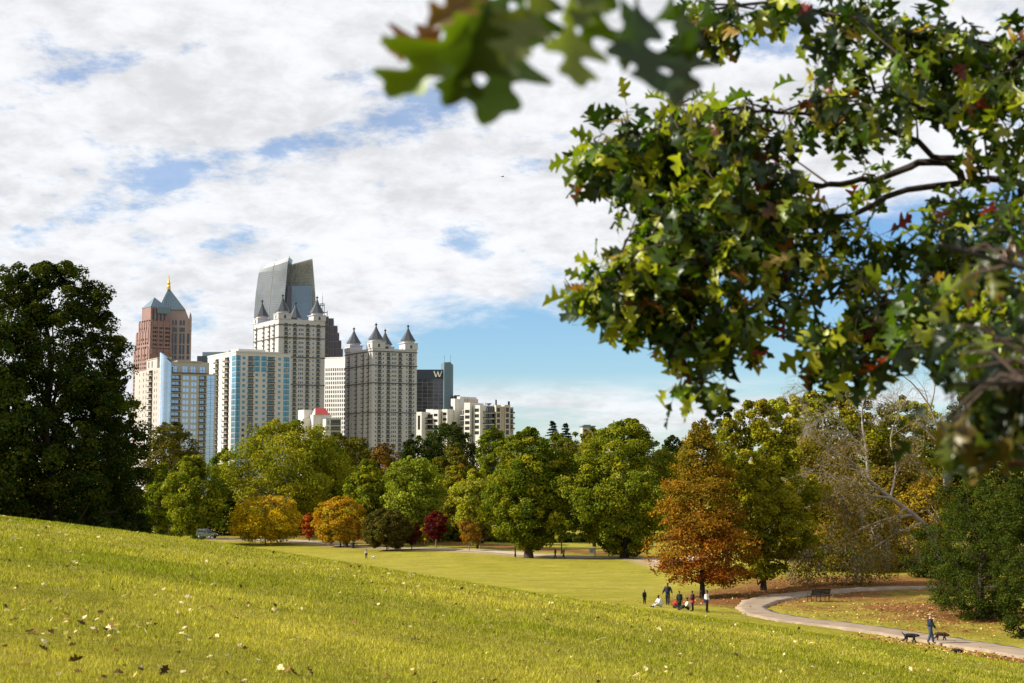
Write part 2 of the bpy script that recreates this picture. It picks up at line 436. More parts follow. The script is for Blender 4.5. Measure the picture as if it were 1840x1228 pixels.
# ---- block with the rounded glass corner
def glass_corner_block():
    fr = Fr(296, 700, 720, 30)
    B = Building('apartment_block', 'pale apartment block with a rounded pale glass corner, partly behind the big dark tree', 'building', fr)
    zg = B.zg; u1 = fr.R(388, 700)[0]; w1 = fr.L(242, 700)[0]
    zs = fr.R(320, 671)[1]; zt = fr.R(330, 650)[1]; fh = 3.12
    U = lambda px: fr.R(px, 720)[0]
    W = lambda px: fr.L(px, 720)[0]
    wall = MB(); ops = []
    n = int((zs - zg - 3) / fh)
    for k in range(n):
        z = zs - .6 - (k + 1) * fh
        for a0, a1 in ((306.5, 324), (357.5, 369.5)):
            ops.append((U(a0), U(a1), z + .05, z + 2.75, 1.6))
            B.window(fr, 'R', U(a0) + .9, U(a1) - .6, z + .25, z + 2.55, 1.5, 'glass_pale', 'balcony_door')
            B.balcony(fr, 'R', U(a0) - .1, U(a1) + .1, z - .15, .7, slab='concrete')
        for a0, a1 in ((328, 339), (343, 353)):
            ops.append((U(a0), U(a1), z + .55, z + 2.65)); B.window(fr, 'R', U(a0), U(a1), z + .55, z + 2.65, .25, 'glass_pale')
        ops.append((U(371.5), U(385), z + .02, z + 3.1, .2)); B.window(fr, 'R', U(371.5), U(385), z + .05, z + 3.05, .12, 'glass_pale', 'glass_panel')
    facade(wall, fr, 'R', 0, u1, zg, zs, ops)
    ops = []
    n = int((zs + 3 - zg - 3) / fh)
    for k in range(n):
        z = zs + 3.0 - (k + 1) * fh
        for px, wd in ((257, .55), (262, .55), (277, .6), (250, .5), (281, .45)):
            a = W(px); ops.append((a - wd, a + wd, z + .5, z + 2.1)); B.window(fr, 'L', a - wd, a + wd, z + .5, z + 2.1, .3)
        ops.append((W(273.5), W(266.5), z + .05, z + 2.7, 1.5))
        B.window(fr, 'L', W(273) + .3, W(267) - .3, z + .2, z + 2.4, 1.4, 'glass_dark', 'balcony_door')
        B.balcony(fr, 'L', W(273.5), W(266.5), z - .15, .8, slab='cream_wall')
    facade(wall, fr, 'L', 0, w1, zg, zs + 3.2, ops)
    shell(wall, fr, u1, w1, zg, zs); 
    wall.poly([fr.P(0, w1, zs), fr.P(4, w1, zs), fr.P(4, w1, zs + 3.2), fr.P(0, w1, zs + 3.2)])
    wall.poly([fr.P(0, 0, zs + 3.2), fr.P(4, 0, zs + 3.2), fr.P(4, w1, zs + 3.2), fr.P(0, w1, zs + 3.2)])
    wall.poly([fr.P(4, 0, zs), fr.P(4, w1, zs), fr.P(4, w1, zs + 3.2), fr.P(4, 0, zs + 3.2)])
    B.part('wall', wall, M['tan_wall'])
    up = MB(); f2 = fr.sub(0, 1.2)
    V = lambda px: f2.R(px, 662)[0]
    ops = []
    for a0, a1, m in ((308, 318.5, 'glass_pale'), (328, 337.5, 'glass_pale'), (342.5, 352, 'glass_pale'), (359, 369, 'glass_pale')):
        ops.append((V(a0), V(a1), zs + .8, zt - 2.2)); B.window(f2, 'R', V(a0), V(a1), zs + .8, zt - 2.2, .3, m, 'penthouse_window')
    facade(up, f2, 'R', V(305), V(376), zs + .42, zt, ops)
    up.poly([f2.P(V(376), 0, zs), f2.P(V(376), 14, zs), f2.P(V(376), 14, zt), f2.P(V(376), 0, zt)])
    up.poly([f2.P(V(305), 0, zs), f2.P(V(305), 14, zs), f2.P(V(305), 14, zt), f2.P(V(305), 0, zt)])
    up.poly([f2.P(V(305), 0, zt), f2.P(V(376), 0, zt), f2.P(V(376), 14, zt), f2.P(V(305), 14, zt)])
    B.part('penthouse', up, M['tan_wall'])
    b = MB(); b.fbox(f2, V(318), V(362), -.5, 12, zt + .004, zt + .5); B.part('roof_edge', b, M['tan_wall'])
    b = MB(); b.fbox(fr, U(304), U(371), -1.0, 1.15, zs + .004, zs + .4); B.part('terrace_slab', b, M['band'])
    # left penthouses
    b = MB(); b.fbox(fr, .05, 5, W(281), W(262), zs + 3.204, zs + 8.2); b.fbox(fr, -.25, 5.3, W(282), W(261), zs + 8.204, zs + 8.6)
    B.part('penthouse', b, M['tan_wall'])
    for px in (266, 272):
        B.window(fr, 'L', W(px) - .7, W(px) + .7, zs + 4, zs + 7.2, -.02, 'glass_dark', 'penthouse_window')
    # glass cylinder, its top cut on a slant
    x, y, _ = fr.P(.4, .4, 0); r = 3.0; N_ = 24
    ztop = fr.R(290, 633)[1]
    b = MB()
    zl = [zg] + [zs - k * fh for k in range(n, -3, -1) if zs - k * fh > zg + 1]
    for i in range(N_):
        a0, a1 = 2 * PI * i / N_, 2 * PI * (i + 1) / N_
        def cut(a): return ztop - 3.6 * (1 + math.cos(a)) ** 1.3 * .62
        t0, t1 = cut(a0), cut(a1)
        p0 = (x + r * math.cos(a0), y + r * math.sin(a0)); p1 = (x + r * math.cos(a1), y + r * math.sin(a1))
        b.poly([(*p0, zg), (*p1, zg), (*p1, t1), (*p0, t0)])
    g = B.part('glass_cylinder', b, M['glass_pale'])
    b = MB()
    for k in range(n + 3):
        z = zs + 7.5 - k * fh
        if z > zg + 2: b.lathe(x, y, [(r + .002, z - .09), (r + .07, z - .09), (r + .07, z + .09), (r + .002, z + .09)], 24)
    for i in range(0, N_, 2):
        a = 2 * PI * i / N_; b.bar((x + (r + .02) * math.cos(a), y + (r + .02) * math.sin(a), zg), (x + (r + .02) * math.cos(a), y + (r + .02) * math.sin(a), cut_top(a, ztop) - .1), .05)
    link('mullion', b.mesh('mullion', M['white_wall'], tuple(B.root.location)), g)
    B.flush()
def cut_top(a, ztop): return ztop - 3.6 * (1 + math.cos(a)) ** 1.3 * .62
glass_corner_block()

# ---- cream block with the bright blue glass corner
def blue_corner_block():
    fr = Fr(423, 720, 790, 30)
    B = Building('apartment_block', 'cream apartment block with a bright blue glass corner strip and rows of blue windows', 'building', fr)
    zg = B.zg; U = lambda px: fr.R(px, 700)[0]; W = lambda px: fr.L(px, 720)[0]
    u1 = U(522); w1 = W(372); zt = fr.R(423, 633)[1]; fh = 3.09
    wall = MB(); ops = []; n = int((zt - zg - 4) / fh)
    for k in range(n):
        z = zt - 1.6 - (k + 1) * fh
        gm = 'glass_blue' if k < 12 else 'glass_teal'
        def win(a0, a1, z0, z1, m, nm='window', d=.25, lab=None):
            ops.append((U(a0), U(a1), z + z0, z + z1, d)); B.window(fr, 'R', U(a0), U(a1), z + z0, z + z1, d - .05, m, nm, lab)
        ops.append((0.02, U(431.5), z + .1, z + 2.95, .2)); B.window(fr, 'R', .05, U(431.5), z + .12, z + 2.93, .12, 'glass_blue', 'glass_panel')
        win(435, 440.2, .8, 2.4, gm if k < 13 else 'glass_dark')
        if k < 3:
            win(456, 466, .25, 2.95, 'glass_blue'); win(469, 478.5, .25, 2.95, 'glass_blue')
        else:
            win(458.5, 463.8, .8, 2.4, gm); win(471.3, 476.5, .8, 2.4, gm)
        win(499.3, 504, .8, 2.4, gm)
        win(509, 519.6, .2, 2.9, 'glass_blue', 'glass_panel')
        for a0, a1 in ((445.3, 455), (480.3, 493)):
            ops.append((U(a0), U(a1), z + .05, z + 2.8, 1.5))
            B.window(fr, 'R', U(a0) + .5, U(a1) - .7, z + .2, z + 2.4, 1.4, 'glass_teal', 'balcony_door')
            B.balcony(fr, 'R', U(a0) - .1, U(a1) + .1, z - .12, .6, slab='cream_wall')
    facade(wall, fr, 'R', 0, u1, zg, zt, ops)
    ops = []
    for k in range(n):
        z = zt - 1.6 - (k + 1) * fh
        ops.append((.02, W(415.5), z + .1, z + 2.95, .2)); B.window(fr, 'L', .05, W(415.5), z + .12, z + 2.93, .12, 'glass_blue' if k < 6 else 'glass_teal', 'glass_panel')
        for a0, a1 in ((411, 402.5), (392, 385.5)):
            ops.append((W(a0), W(a1), z + .05, z + 2.75, 1.6))
            B.window(fr, 'L', W(a0) + .6, W(a1) - .8, z + .2, z + 2.4, 1.5, 'glass_dark', 'balcony_door')
            B.balcony(fr, 'L', W(a0) - .1, W(a1) + .1, z - .12, 1.2, slab='cream_wall')
        a = W(399); ops.append((a - .5, a + .5, z + .6, z + 2.2)); B.window(fr, 'L', a - .5, a + .5, z + .6, z + 2.2)
    facade(wall, fr, 'L', 0, w1, zg, zt, ops)
    shell(wall, fr, u1, w1, zg, zt)
    B.part('wall', wall, M['cream_wall'])
    b = MB(); b.fbox(fr, -.25, u1 * .8, -.25, .6, zt + .004, zt + .9); b.fbox(fr, -.25, .6, .603, w1, zt + .004, zt + .9)
    B.part('parapet', b, M['cream_wall'])
    b = MB(); b.fbox(fr, 4, 20, 8, 20, zt + .004, zt + 2.6); B.part('roof_hut', b, M['white_wall'])
    b = MB(); b.fbox(fr, -.12, -.01, -.12, -.01, zg, zt - 1); b.fbox(fr, U(431.6), U(432.6), -.1, -.004, zg, zt - 1.2)
    B.part('corner_trim', b, M['white_wall'])
    f2 = Fr(518, 665, 789, 30)
    k = 2; z = zt - 1.6 - (k + 1) * fh
    b = MB(); b.fbox(fr, U(514), U(517.4), .10, .14, z + .5, z + 2.3)  # flat orange panel set in front of one window pane
    B.part('window_blind', b, M['orange_inset'])
    B.flush()
blue_corner_block()

# ---- white gridded office block
def office():
    fr = Fr(583, 700, 1200, -20)
    B = Building('office_block', 'white office block with an even grid of small dark windows between the two turreted towers', 'building', fr)
    zg = B.zg; fr0 = fr.sub(-18, 0); zt = fr.R(600, 644)[1]
    u1 = fr0.R(636, 700)[0]; wall = MB(); ops = []
    a = 18 + .4
    px = 585.6
    while px < 636:
        a = fr0.R(px, 700)[0]
        for k in range(19):
            z = fr0.R(600, 664.5 + 8.0 * k)[1]
            if z < zg + 3: break
            ops.append((a - .5, a + .5, z - 1.25, z + 1.25)); B.window(fr0, 'R', a - .5, a + .5, z - 1.25, z + 1.25, .4)
        px += 3.33
    facade(wall, fr0, 'R', 0, u1, zg, zt, ops, .5)
    facade(wall, fr0, 'L', 0, 40, zg, zt, [], .5)
    shell(wall, fr0, u1, 40, zg, zt)
    B.part('wall', wall, M['office_white'])
    b = MB(); b.fbox(fr0, -.2, u1 + .2, -.2, 1, zt + .004, zt + .8); B.part('parapet', b, M['office_white'])
    B.flush()
office()

# ---- pink granite tower with pyramid roofs
def pink_tower():
    D = 1400
    fr = Fr(305, 600, D, 14); 
    B = Building('office_tower', 'pink granite tower with two blue-green pyramid roofs and a gold spire', 'tower', fr)
    zg = B.zg; loc = tuple(B.root.location)
    fh = 4.05
    def face_block(f, xl, xr, ytop, ydep, colsR, colsL, m, w, fhh, wz=1.3, nm='window'):
        """a block whose right face spans to xr and left face to xl"""
        u1 = f.R(xr, ydep)[0]; w1 = w if xl is None else f.L(xl, ydep)[0]
        zt = f.R((f_px(f)), ytop)[1]; wall = MB()
        for face, cols, ln in (('R', colsR, u1), ('L', colsL, w1)):
            ops = []
            for px, hw in cols:
                a = f.on(face, px, ydep)[0]
                if not (hw < a < ln - hw * .8): continue
                for k in range(36):
                    z = zt - 3.0 - (k + 1) * fhh
                    if z < 45: break
                    ops.append((a - hw, a + hw, z, z + wz)); B.window(f, face, a - hw, a + hw, z, z + wz, .5, 'glass_dark', nm)
            facade(wall, f, face, 0, ln, zg, zt, ops, .7)
        shell(wall, f, u1, w1, zg, zt)
        B.part('wall', wall, M[m])
        return u1, w1, zt
    def f_px(f): return 920 + F * (f.o[0] / f.o[1]) * (CP)  # near enough for a height reading
    # right mass: pale bays with tall windows
    zt = fr.R(305, 573)[1]
    W0 = 26.0
    u1 = fr.R(343.5, 620)[0]
    wall = MB(); ops = []
    U = lambda px: fr.R(px, 600)[0]
    z_of = lambda py: fr.R(325, py)[1]
    bays = [(308.5, 312), (313.5, 318), (322, 326.5), (328, 332), (336, 340.5)]
    for a0, a1 in bays:
        for (y0, y1) in ((576, 585), (599.5, 618), (620, 637), (639.5, 646), (649, 664), (668, 682), (686, 700)):
            if a0 > 335 and y0 < 580: continue
            o = (U(a0), U(a1), z_of(y1), z_of(y0)); ops.append(o); B.window(fr, 'R', *o, d=.5, m='glass_navy', name='tall_window')
    for a0, a1 in ((308.5, 318), (322, 332)):
        o = (U(a0), U(a1), z_of(597), z_of(589)); ops.append(o); B.window(fr, 'R', *o, d=.5, m='glass_navy', name='tall_window')
    zs = z_of(573)
    facade(wall, fr, 'R', -7, u1, zg, zs, ops, .8); facade(wall, fr, 'L', 0, W0, zg, zs, [], .5); shell(wall, fr, u1, W0, zg, zs); wall.poly([fr.P(-7, 0, zg), fr.P(-7, W0, zg), fr.P(-7, W0, zs), fr.P(-7, 0, zs)]); wall.poly([fr.P(-7, 0, zs), fr.P(0, 0, zs), fr.P(0, W0, zs), fr.P(-7, W0, zs)])
    B.part('wall', wall, M['pink_pale'])
    # shoulders narrowing to the pyramid
    b = MB(); fu = U(333.5); zsh = z_of(557)
    b.loft([[fr.P(-7, .3, zs + .004), fr.P(U(339), .3, zs + .004), fr.P(U(339), W0 - 2, zs + .004), fr.P(-7, W0 - 2, zs + .004)],
            [fr.P(-7, 1.2, zsh), fr.P(U(332.5), 1.2, zsh), fr.P(U(332.5), W0 - 3, zsh), fr.P(-7, W0 - 3, zsh)]])
    B.part('shoulder', b, M['pink_pale'])
    for px in (341.8,):
        b = MB(); u = U(px); b.fbox(fr, u - 1.2, u + 1.2, -.6, 2, zs - 12, zs + 1); b.lathe(*fr.P(u, .7, 0)[:2], [(1.2, zs + 1.004), (.9, zs + 4), (.15, zs + 6.5)], 6); B.part('pinnacle', b, M['pink_pale'])
    # big pyramid
    za = fr.R(300.4, 519)[1]
    cu, cw = (U(283) + U(333)) / 2, W0 / 2
    b = MB(); ap = fr.P(U(301.5), cw - 4, za + 2)
    ring = [fr.P(U(283.5), -.1, zsh + .01), fr.P(U(332.8), -.1, zsh + .01), fr.P(U(332.8), W0 - 2.6, zsh + .01), fr.P(U(283.5), W0 - 2.6, zsh + .01)]
    hub = [tuple(.94 * np.array(ap) + .06 * np.array(q)) for q in ring]
    b.loft([ring, hub]); p = B.part('pyramid_roof', b, M['copper'])
    b = MB()
    for i in range(1, 9):
        for k in range(4):
            q = np.array(ring[k]) * (1 - i / 9) + np.array(ring[(k + 1) % 4]) * i / 9
            h2 = np.array(hub[k]) * (1 - i / 9) + np.array(hub[(k + 1) % 4]) * i / 9
            b.bar(q, h2, .12)
    link('roof_seam', b.mesh('roof_seam', M['steel_blue'], loc), p)
    b = MB(); x, y, z = ap; z0 = z - (za + 2 - zsh) * .06
    b.lathe(x, y, [(2.0, z0 - .6), (1.9, z0 + 2.5), (1.5, z0 + 4), (1.7, z0 + 6.0), (1.0, z0 + 7.5), (.55, z0 + 10), (.15, z0 + 14.5)], 8); B.part('spire', b, M['gold'])
    # front left mass: stepped, darker, with dense small windows
    steps = [(269, 240, 309, 626, 0), (270.0, 243, 308, 597, 1.2), (270.6, 247.5, 307.5, 577, 2.0)]
    ff = None
    base = Fr(269, 600, D - 24, 38)
    prevz = None
    for i, (xc, xl, xr, yt, ins) in enumerate(steps):
        f = base.sub(ins * .2, ins * .3)
        cr = [(273 + 4.9 * j, .95) for j in range(8)]; cl = [(242 + 3.8 * j, 1.1) for j in range(7)]
        if i < 2:
            cr = []; 
        if i == 2: cl = [(250.5 + 3.8 * j, 1.0) for j in range(5)]
        u1 = base.R(xr, 640)[0]; w1 = base.L(xl, 640)[0]
        z1 = base.R(269, yt)[1]; wall = MB()
        zlo = zg if i == 0 else prevz - 3
        for face, cols, ln in (('R', cr, u1), ('L', cl, w1)):
            ops = []
            for px, hw in cols:
                a = base.on(face, px, 640)[0]
                if not hw < a < ln - hw: continue
                for k in range(34):
                    z = z1 - 3.5 - (k + 1) * fh
                    if z < (60 if i == 2 and face == 'R' else (zlo + 3 if i else 45)): break
                    wide = hw * (1.5 if int(px) % 3 == 0 else 1)
                    ops.append((a - wide, a + wide, z, z + 2.1)); B.window(f, face, a - wide, a + wide, z, z + 2.1, -.25 if (i == 2 and face == 'R') else .5, 'glass_dark')
            if i == 2 and face == 'R':
                facade(wall, f, face, 0, u1, zg, z1, ops, .8, off=-.8)
            else:
                facade(wall, f, face, 0, ln, zlo, z1, ops, .8)
        if i == 2:
            wall.poly([f.P(0, -.8, zg), f.P(0, 0, zg), f.P(0, 0, z1), f.P(0, -.8, z1)]); wall.poly([f.P(u1, -.8, zg), f.P(u1, 2, zg), f.P(u1, 2, z1), f.P(u1, -.8, z1)])
            wall.poly([f.P(0, -.8, z1), f.P(u1, -.8, z1), f.P(u1, 0, z1), f.P(0, 0, z1)])
        shell(wall, f, u1, w1, zlo, z1)
        B.part('wall', wall, M['pink_stone'])
        # buttress heads along the step
        for j in range(5):
            b = MB(); w = w1 * (.1 + .2 * j); b.fbox(f, -.5, .8, w - .6, w + .6, z1 - 9, z1 + 1.5); B.part('buttress', b, M['pink_stone'])
        for j in range(4):
            b = MB(); u = u1 * (.08 + .28 * j); b.fbox(f, u - .7, u + .7, -1.3, -.82 if i == 2 else -.02, z1 - 26 if i == 2 else z1 - 6, z1 + (1.5 if i == 2 else 0)); B.part('buttress', b, M['pink_stone'])
        prevz = z1
    # crown block and small pyramid
    f = base.sub(1.5, 2.0)
    u1 = base.R(300, 560)[0]; w1 = base.L(254, 560)[0]
    zc = base.R(269, 551)[1]
    b = MB(); b.fbox(f, 0, u1, 0, w1, prevz + .004, zc); B.part('crown_block', b, M['pink_stone'])
    for j in range(4):
        u = u1 * (.16 + .22 * j); b = MB(); b.fbox(f, u - 1.0, u + 1.0, -.06, -.002, prevz - 14 + 15, zc - 1.5); B.part('tall_window', b, M['glass_navy'])
    za = base.R(276, 532)[1]
    b = MB(); ring = [f.P(-.4, -.4, zc + .004), f.P(u1 + .4, -.4, zc + .004), f.P(u1 + .4, w1 + .4, zc + .004), f.P(-.4, w1 + .4, zc + .004)]
    ap = np.array(f.P(u1 * .42, w1 * .42, za)); b.loft([ring, [tuple(.97 * ap + .03 * np.array(q)) for q in ring]])
    B.part('pyramid_roof', b, M['copper'])
    b = MB(); b.fbox(f, u1 * .35, u1 + 2.5, -1.6, -.45, zc - 6, zc + .3); B.part('roof_edge', b, M['copper'])
    B.flush()
pink_tower()

# ---- curved glass tower
def sail_tower():
    D = 1300; fr = Fr(510, 600, D, 0)
    B = Building('office_tower', 'tall curved grey glass tower with a slanted top and an open lattice screen', 'tower', fr)
    loc = tuple(B.root.location); zg = B.zg
    ys = [735, 640, 600, 560, 530, 505, 490, 480, 462]
    xl = np.interp(ys[::-1], [462, 480, 500, 530, 560, 600, 735], [469, 466.8, 463.2, 459.3, 456.8, 455.2, 454])[::-1]
    xr = np.interp(ys[::-1], [462, 480, 500, 530, 560, 600, 735], [519.5, 517.4, 515.0, 511.8, 510.0, 509, 508])[::-1]
    def sheet(mb, X0, X1, Y0, Y1, d0, d1, thick, nu=10, bow=4.0, ytop=None):
        """a bowed wall between two edges, with its own thickness"""
        g = []
        for i in range(len(Y0)):
            row = []
            for k in range(nu + 1):
                q = k / nu; px = X0[i] * (1 - q) + X1[i] * q; py = Y0[i] * (1 - q) + Y1[i] * q
                d = d0 * (1 - q) + d1 * q - bow * 4 * q * (1 - q)
                row.append(at(px, py, d))
            g.append(row)
        n = len(g)
        bk = [[p + np.array([0, thick, 0]) for p in r] for r in g]
        for i in range(n - 1):
            for k in range(nu):
                mb.poly([g[i][k], g[i][k + 1], g[i + 1][k + 1], g[i + 1][k]]); mb.poly([bk[i][k], bk[i + 1][k], bk[i + 1][k + 1], bk[i][k + 1]])
            mb.poly([g[i][0], g[i + 1][0], bk[i + 1][0], bk[i][0]]); mb.poly([g[i][nu], bk[i][nu], bk[i + 1][nu], g[i + 1][nu]])
        for k in range(nu):
            mb.poly([g[n - 1][k], g[n - 1][k + 1], bk[n - 1][k + 1], bk[n - 1][k]])
        return g
    Y0 = [735, 640, 600, 560, 530, 505, 490, 485, 480.5]; Y1 = [735, 640, 600, 560, 530, 502, 482, 470, 462]
    b = MB(); g = sheet(b, xl, xr, Y0, Y1, D + 14, D - 8, 22, bow=1.2)
    B.part('glass_wall', b, M['glass_sail'])
    b = MB()
    for i in range(len(g) - 1): b.bar(np.array(g[i][5]) - [0, .15, 0], np.array(g[i + 1][5]) - [0, .15, 0], .3)
    B.part('facade_seam', b, M['white_wall'])
    b = MB()
    for py in np.arange(486, 640, 4.4):
        i = int(np.clip(np.searchsorted(-np.array(Y1), -py), 1, len(Y1) - 1))
        row0, row1 = g[i - 1], g[i]; q = (Y1[i - 1] - py) / (Y1[i - 1] - Y1[i]); 
        pts = [np.array(a) * (1 - q) + np.array(c) * q - np.array([0, .05, 0]) for a, c in zip(row0, row1)]
        for k in range(10): b.bar(pts[k], pts[k + 1], .11)
    B.part('floor_line', b, M['glass_mid'])
    # right lattice screen
    Yr = [735, 640, 560, 530, 510, 495, 485, 478]; Xr0 = [510, 510, 512, 514, 515, 516, 516.6, 517]
    Xr1 = np.interp(Yr[::-1], [466, 480, 495, 510, 530, 560, 735], [559.3, 561.5, 563.3, 564.8, 566.4, 568, 569])[::-1]
    Yr1 = [735, 640, 560, 530, 508, 490, 476, 466]
    b = MB(); g2 = sheet(b, Xr0, Xr1, Yr, Yr1, D + 16, D + 22, 1.2, 8, 1.0); B.part('screen_wall', b, M['lattice'])
    b = MB()
    for q in range(13):
        c = q / 12
        pts = [np.array(g2[i][0]) * (1 - c) + np.array(g2[i][8]) * c - [0, 1.6, 0] for i in range(2, len(g2))]
        for k in range(len(pts) - 1): b.bar(pts[k], pts[k + 1], .28)
    for py in np.arange(0, 1.01, 1 / 16):
        j = py * 5 + 2; i = min(int(j), len(g2) - 2); q = j - i
        r = [np.array(a) * (1 - q) + np.array(c) * q - np.array([0, 1.9, 0]) for a, c in zip(g2[i], g2[i + 1])]
        for k in range(8): b.bar(r[k], r[k + 1], .22)
    rr = random.Random(3)
    for k in range(26):
        i = rr.randint(3, len(g2) - 2); j = rr.randint(0, 7)
        b.bar(np.array(g2[i][j]) - [0, 2.2, 0], np.array(g2[i + 1][j + 1]) - [0, 2.2, 0], .2)
    B.part('lattice_screen', b, M['concrete'])
    # blue glass body in front
    f = Fr(524, 560, D - 2, 8)
    zt = f.R(535, 514)[1]; u1 = f.R(561, 540)[0]; w1 = 18
    b = MB(); b.fbox(f, 0, u1, 0, w1, zg, zt); B.part('glass_body', b, M['glass_mid'])
    b = MB()
    for k in range(14): b.fbox(f, u1 * k / 13 - .12, u1 * k / 13 + .12, -.3, -.004, zg, zt)
    b.fbox(f, -.3, -.004, -.3, .3, zg, zt); B.part('mullion', b, M['steel_blue'])
    f = Fr(511, 560, D + 4, 8)
    b = MB(); b.fbox(f, 0, f.R(523.5, 540)[0], 0, 8, zg, f.R(518, 513)[1]); B.part('glass_body', b, M['glass_navy'])
    b = MB()
    for px, h in ((497, 8), (500, 6), (520, 7)):
        p = at(px, 466 + (519 - px) * .35, D + 4); b.bar(p - np.array([0, 0, 3]), p + np.array([0, 0, h * .35]), .22)
    B.part('roof_mast', b, M['dark_frame'])
sail_tower()

# ---- dark stepped tower behind
def stepped_tower():
    D = 1500; fr = Fr(572, 600, D, 6)
    B = Building('office_tower', 'dark violet glass tower with stepped top and lattice mast, far behind the white office block', 'tower', fr)
    zg = B.zg
    for k, (x1, y) in enumerate(((590, 569), (599, 572), (606, 585), (609, 597.5), (613, 611), (616, 626))):
        b = MB(); u1 = fr.R(x1, 600)[0]; zt = fr.R(590, y)[1]
        u0 = -6 if k == 0 else prev + .004
        b.fbox(fr, u0, u1, k * 1.6, 34, zg, zt); w = B.part('glass_body', b, M['purple_stone'])
        b = MB()
        m = max(1, int((u1 - u0) / 2.4))
        for j in range(m + 1): b.fbox(fr, u0 + (u1 - u0) * j / m - .16, u0 + (u1 - u0) * j / m + .16, k * 1.6 - .3, k * 1.6 - .004, zg, zt + .6)
        z = zt
        while z > 60:
            b.fbox(fr, u0 + .2, u1 - .2, k * 1.6 - .2, k * 1.6 - .003, z - 1.0, z - .4); z -= 8
        link('pier', b.mesh('pier', M['mullion'], tuple(B.root.location)), w)
        prev = u1
    b = MB(); zt = fr.R(580, 569)[1]; z2 = fr.R(580, 545.5)[1]
    for px in (575.4, 582.4):
        u = fr.R(px, 560)[0]
        for w in (3, 7): b.bar(fr.P(u, w, zt), fr.P(u, w, z2), .38)
    for py in (545.5, 548.5, 561):
        z = fr.R(580, py)[1]
        for w in (3, 7): b.bar(fr.P(fr.R(575.4, 560)[0], w, z), fr.P(fr.R(582.4 if py < 555 else 588.2, 560)[0], w, z), .34)
    u = fr.R(588.0, 560)[0]; b.bar(fr.P(u, 3, zt), fr.P(u, 3, fr.R(588, 558)[1]), .4)
    u = fr.R(579, 560)[0]; b.bar(fr.P(u, 5, zt), fr.P(u, 5, fr.R(579, 532)[1]), .3); b.bar(fr.P(u, 5, z2), fr.P(u, 5, fr.R(579, 525)[1]), .13)
    B.part('lattice_mast', b, M['steel_blue'])
stepped_tower()

# ---- long flat dark roof behind the cream block
def flat_block():
    fr = Fr(354, 650, 1150, -6)
    B = Building('office_block', 'low dark flat-roofed block seen just above the cream apartment block', 'building', fr)
    zg = B.zg
    b = MB(); b.fbox(fr, 0, fr.R(470, 650)[0], 0, 30, zg, fr.R(354, 640)[1]); B.part('wall', b, M['navy'])
    b = MB(); b.fbox(fr, fr.R(362, 650)[0], fr.R(470, 650)[0], 2, 28, fr.R(354, 640)[1] + .004, fr.R(362, 632.6)[1]); B.part('upper_storey', b, M['steel_blue'])
    b = MB(); z = fr.R(362, 632.6)[1]; b.fbox(fr, fr.R(424, 640)[0], fr.R(438, 640)[0], 4, 10, z + .004, z + 2.4); b.fbox(fr, fr.R(408, 640)[0], fr.R(413, 640)[0], 4, 7, z + .004, z + 1.0); B.part('roof_plant', b, M['dark_frame'])
flat_block()

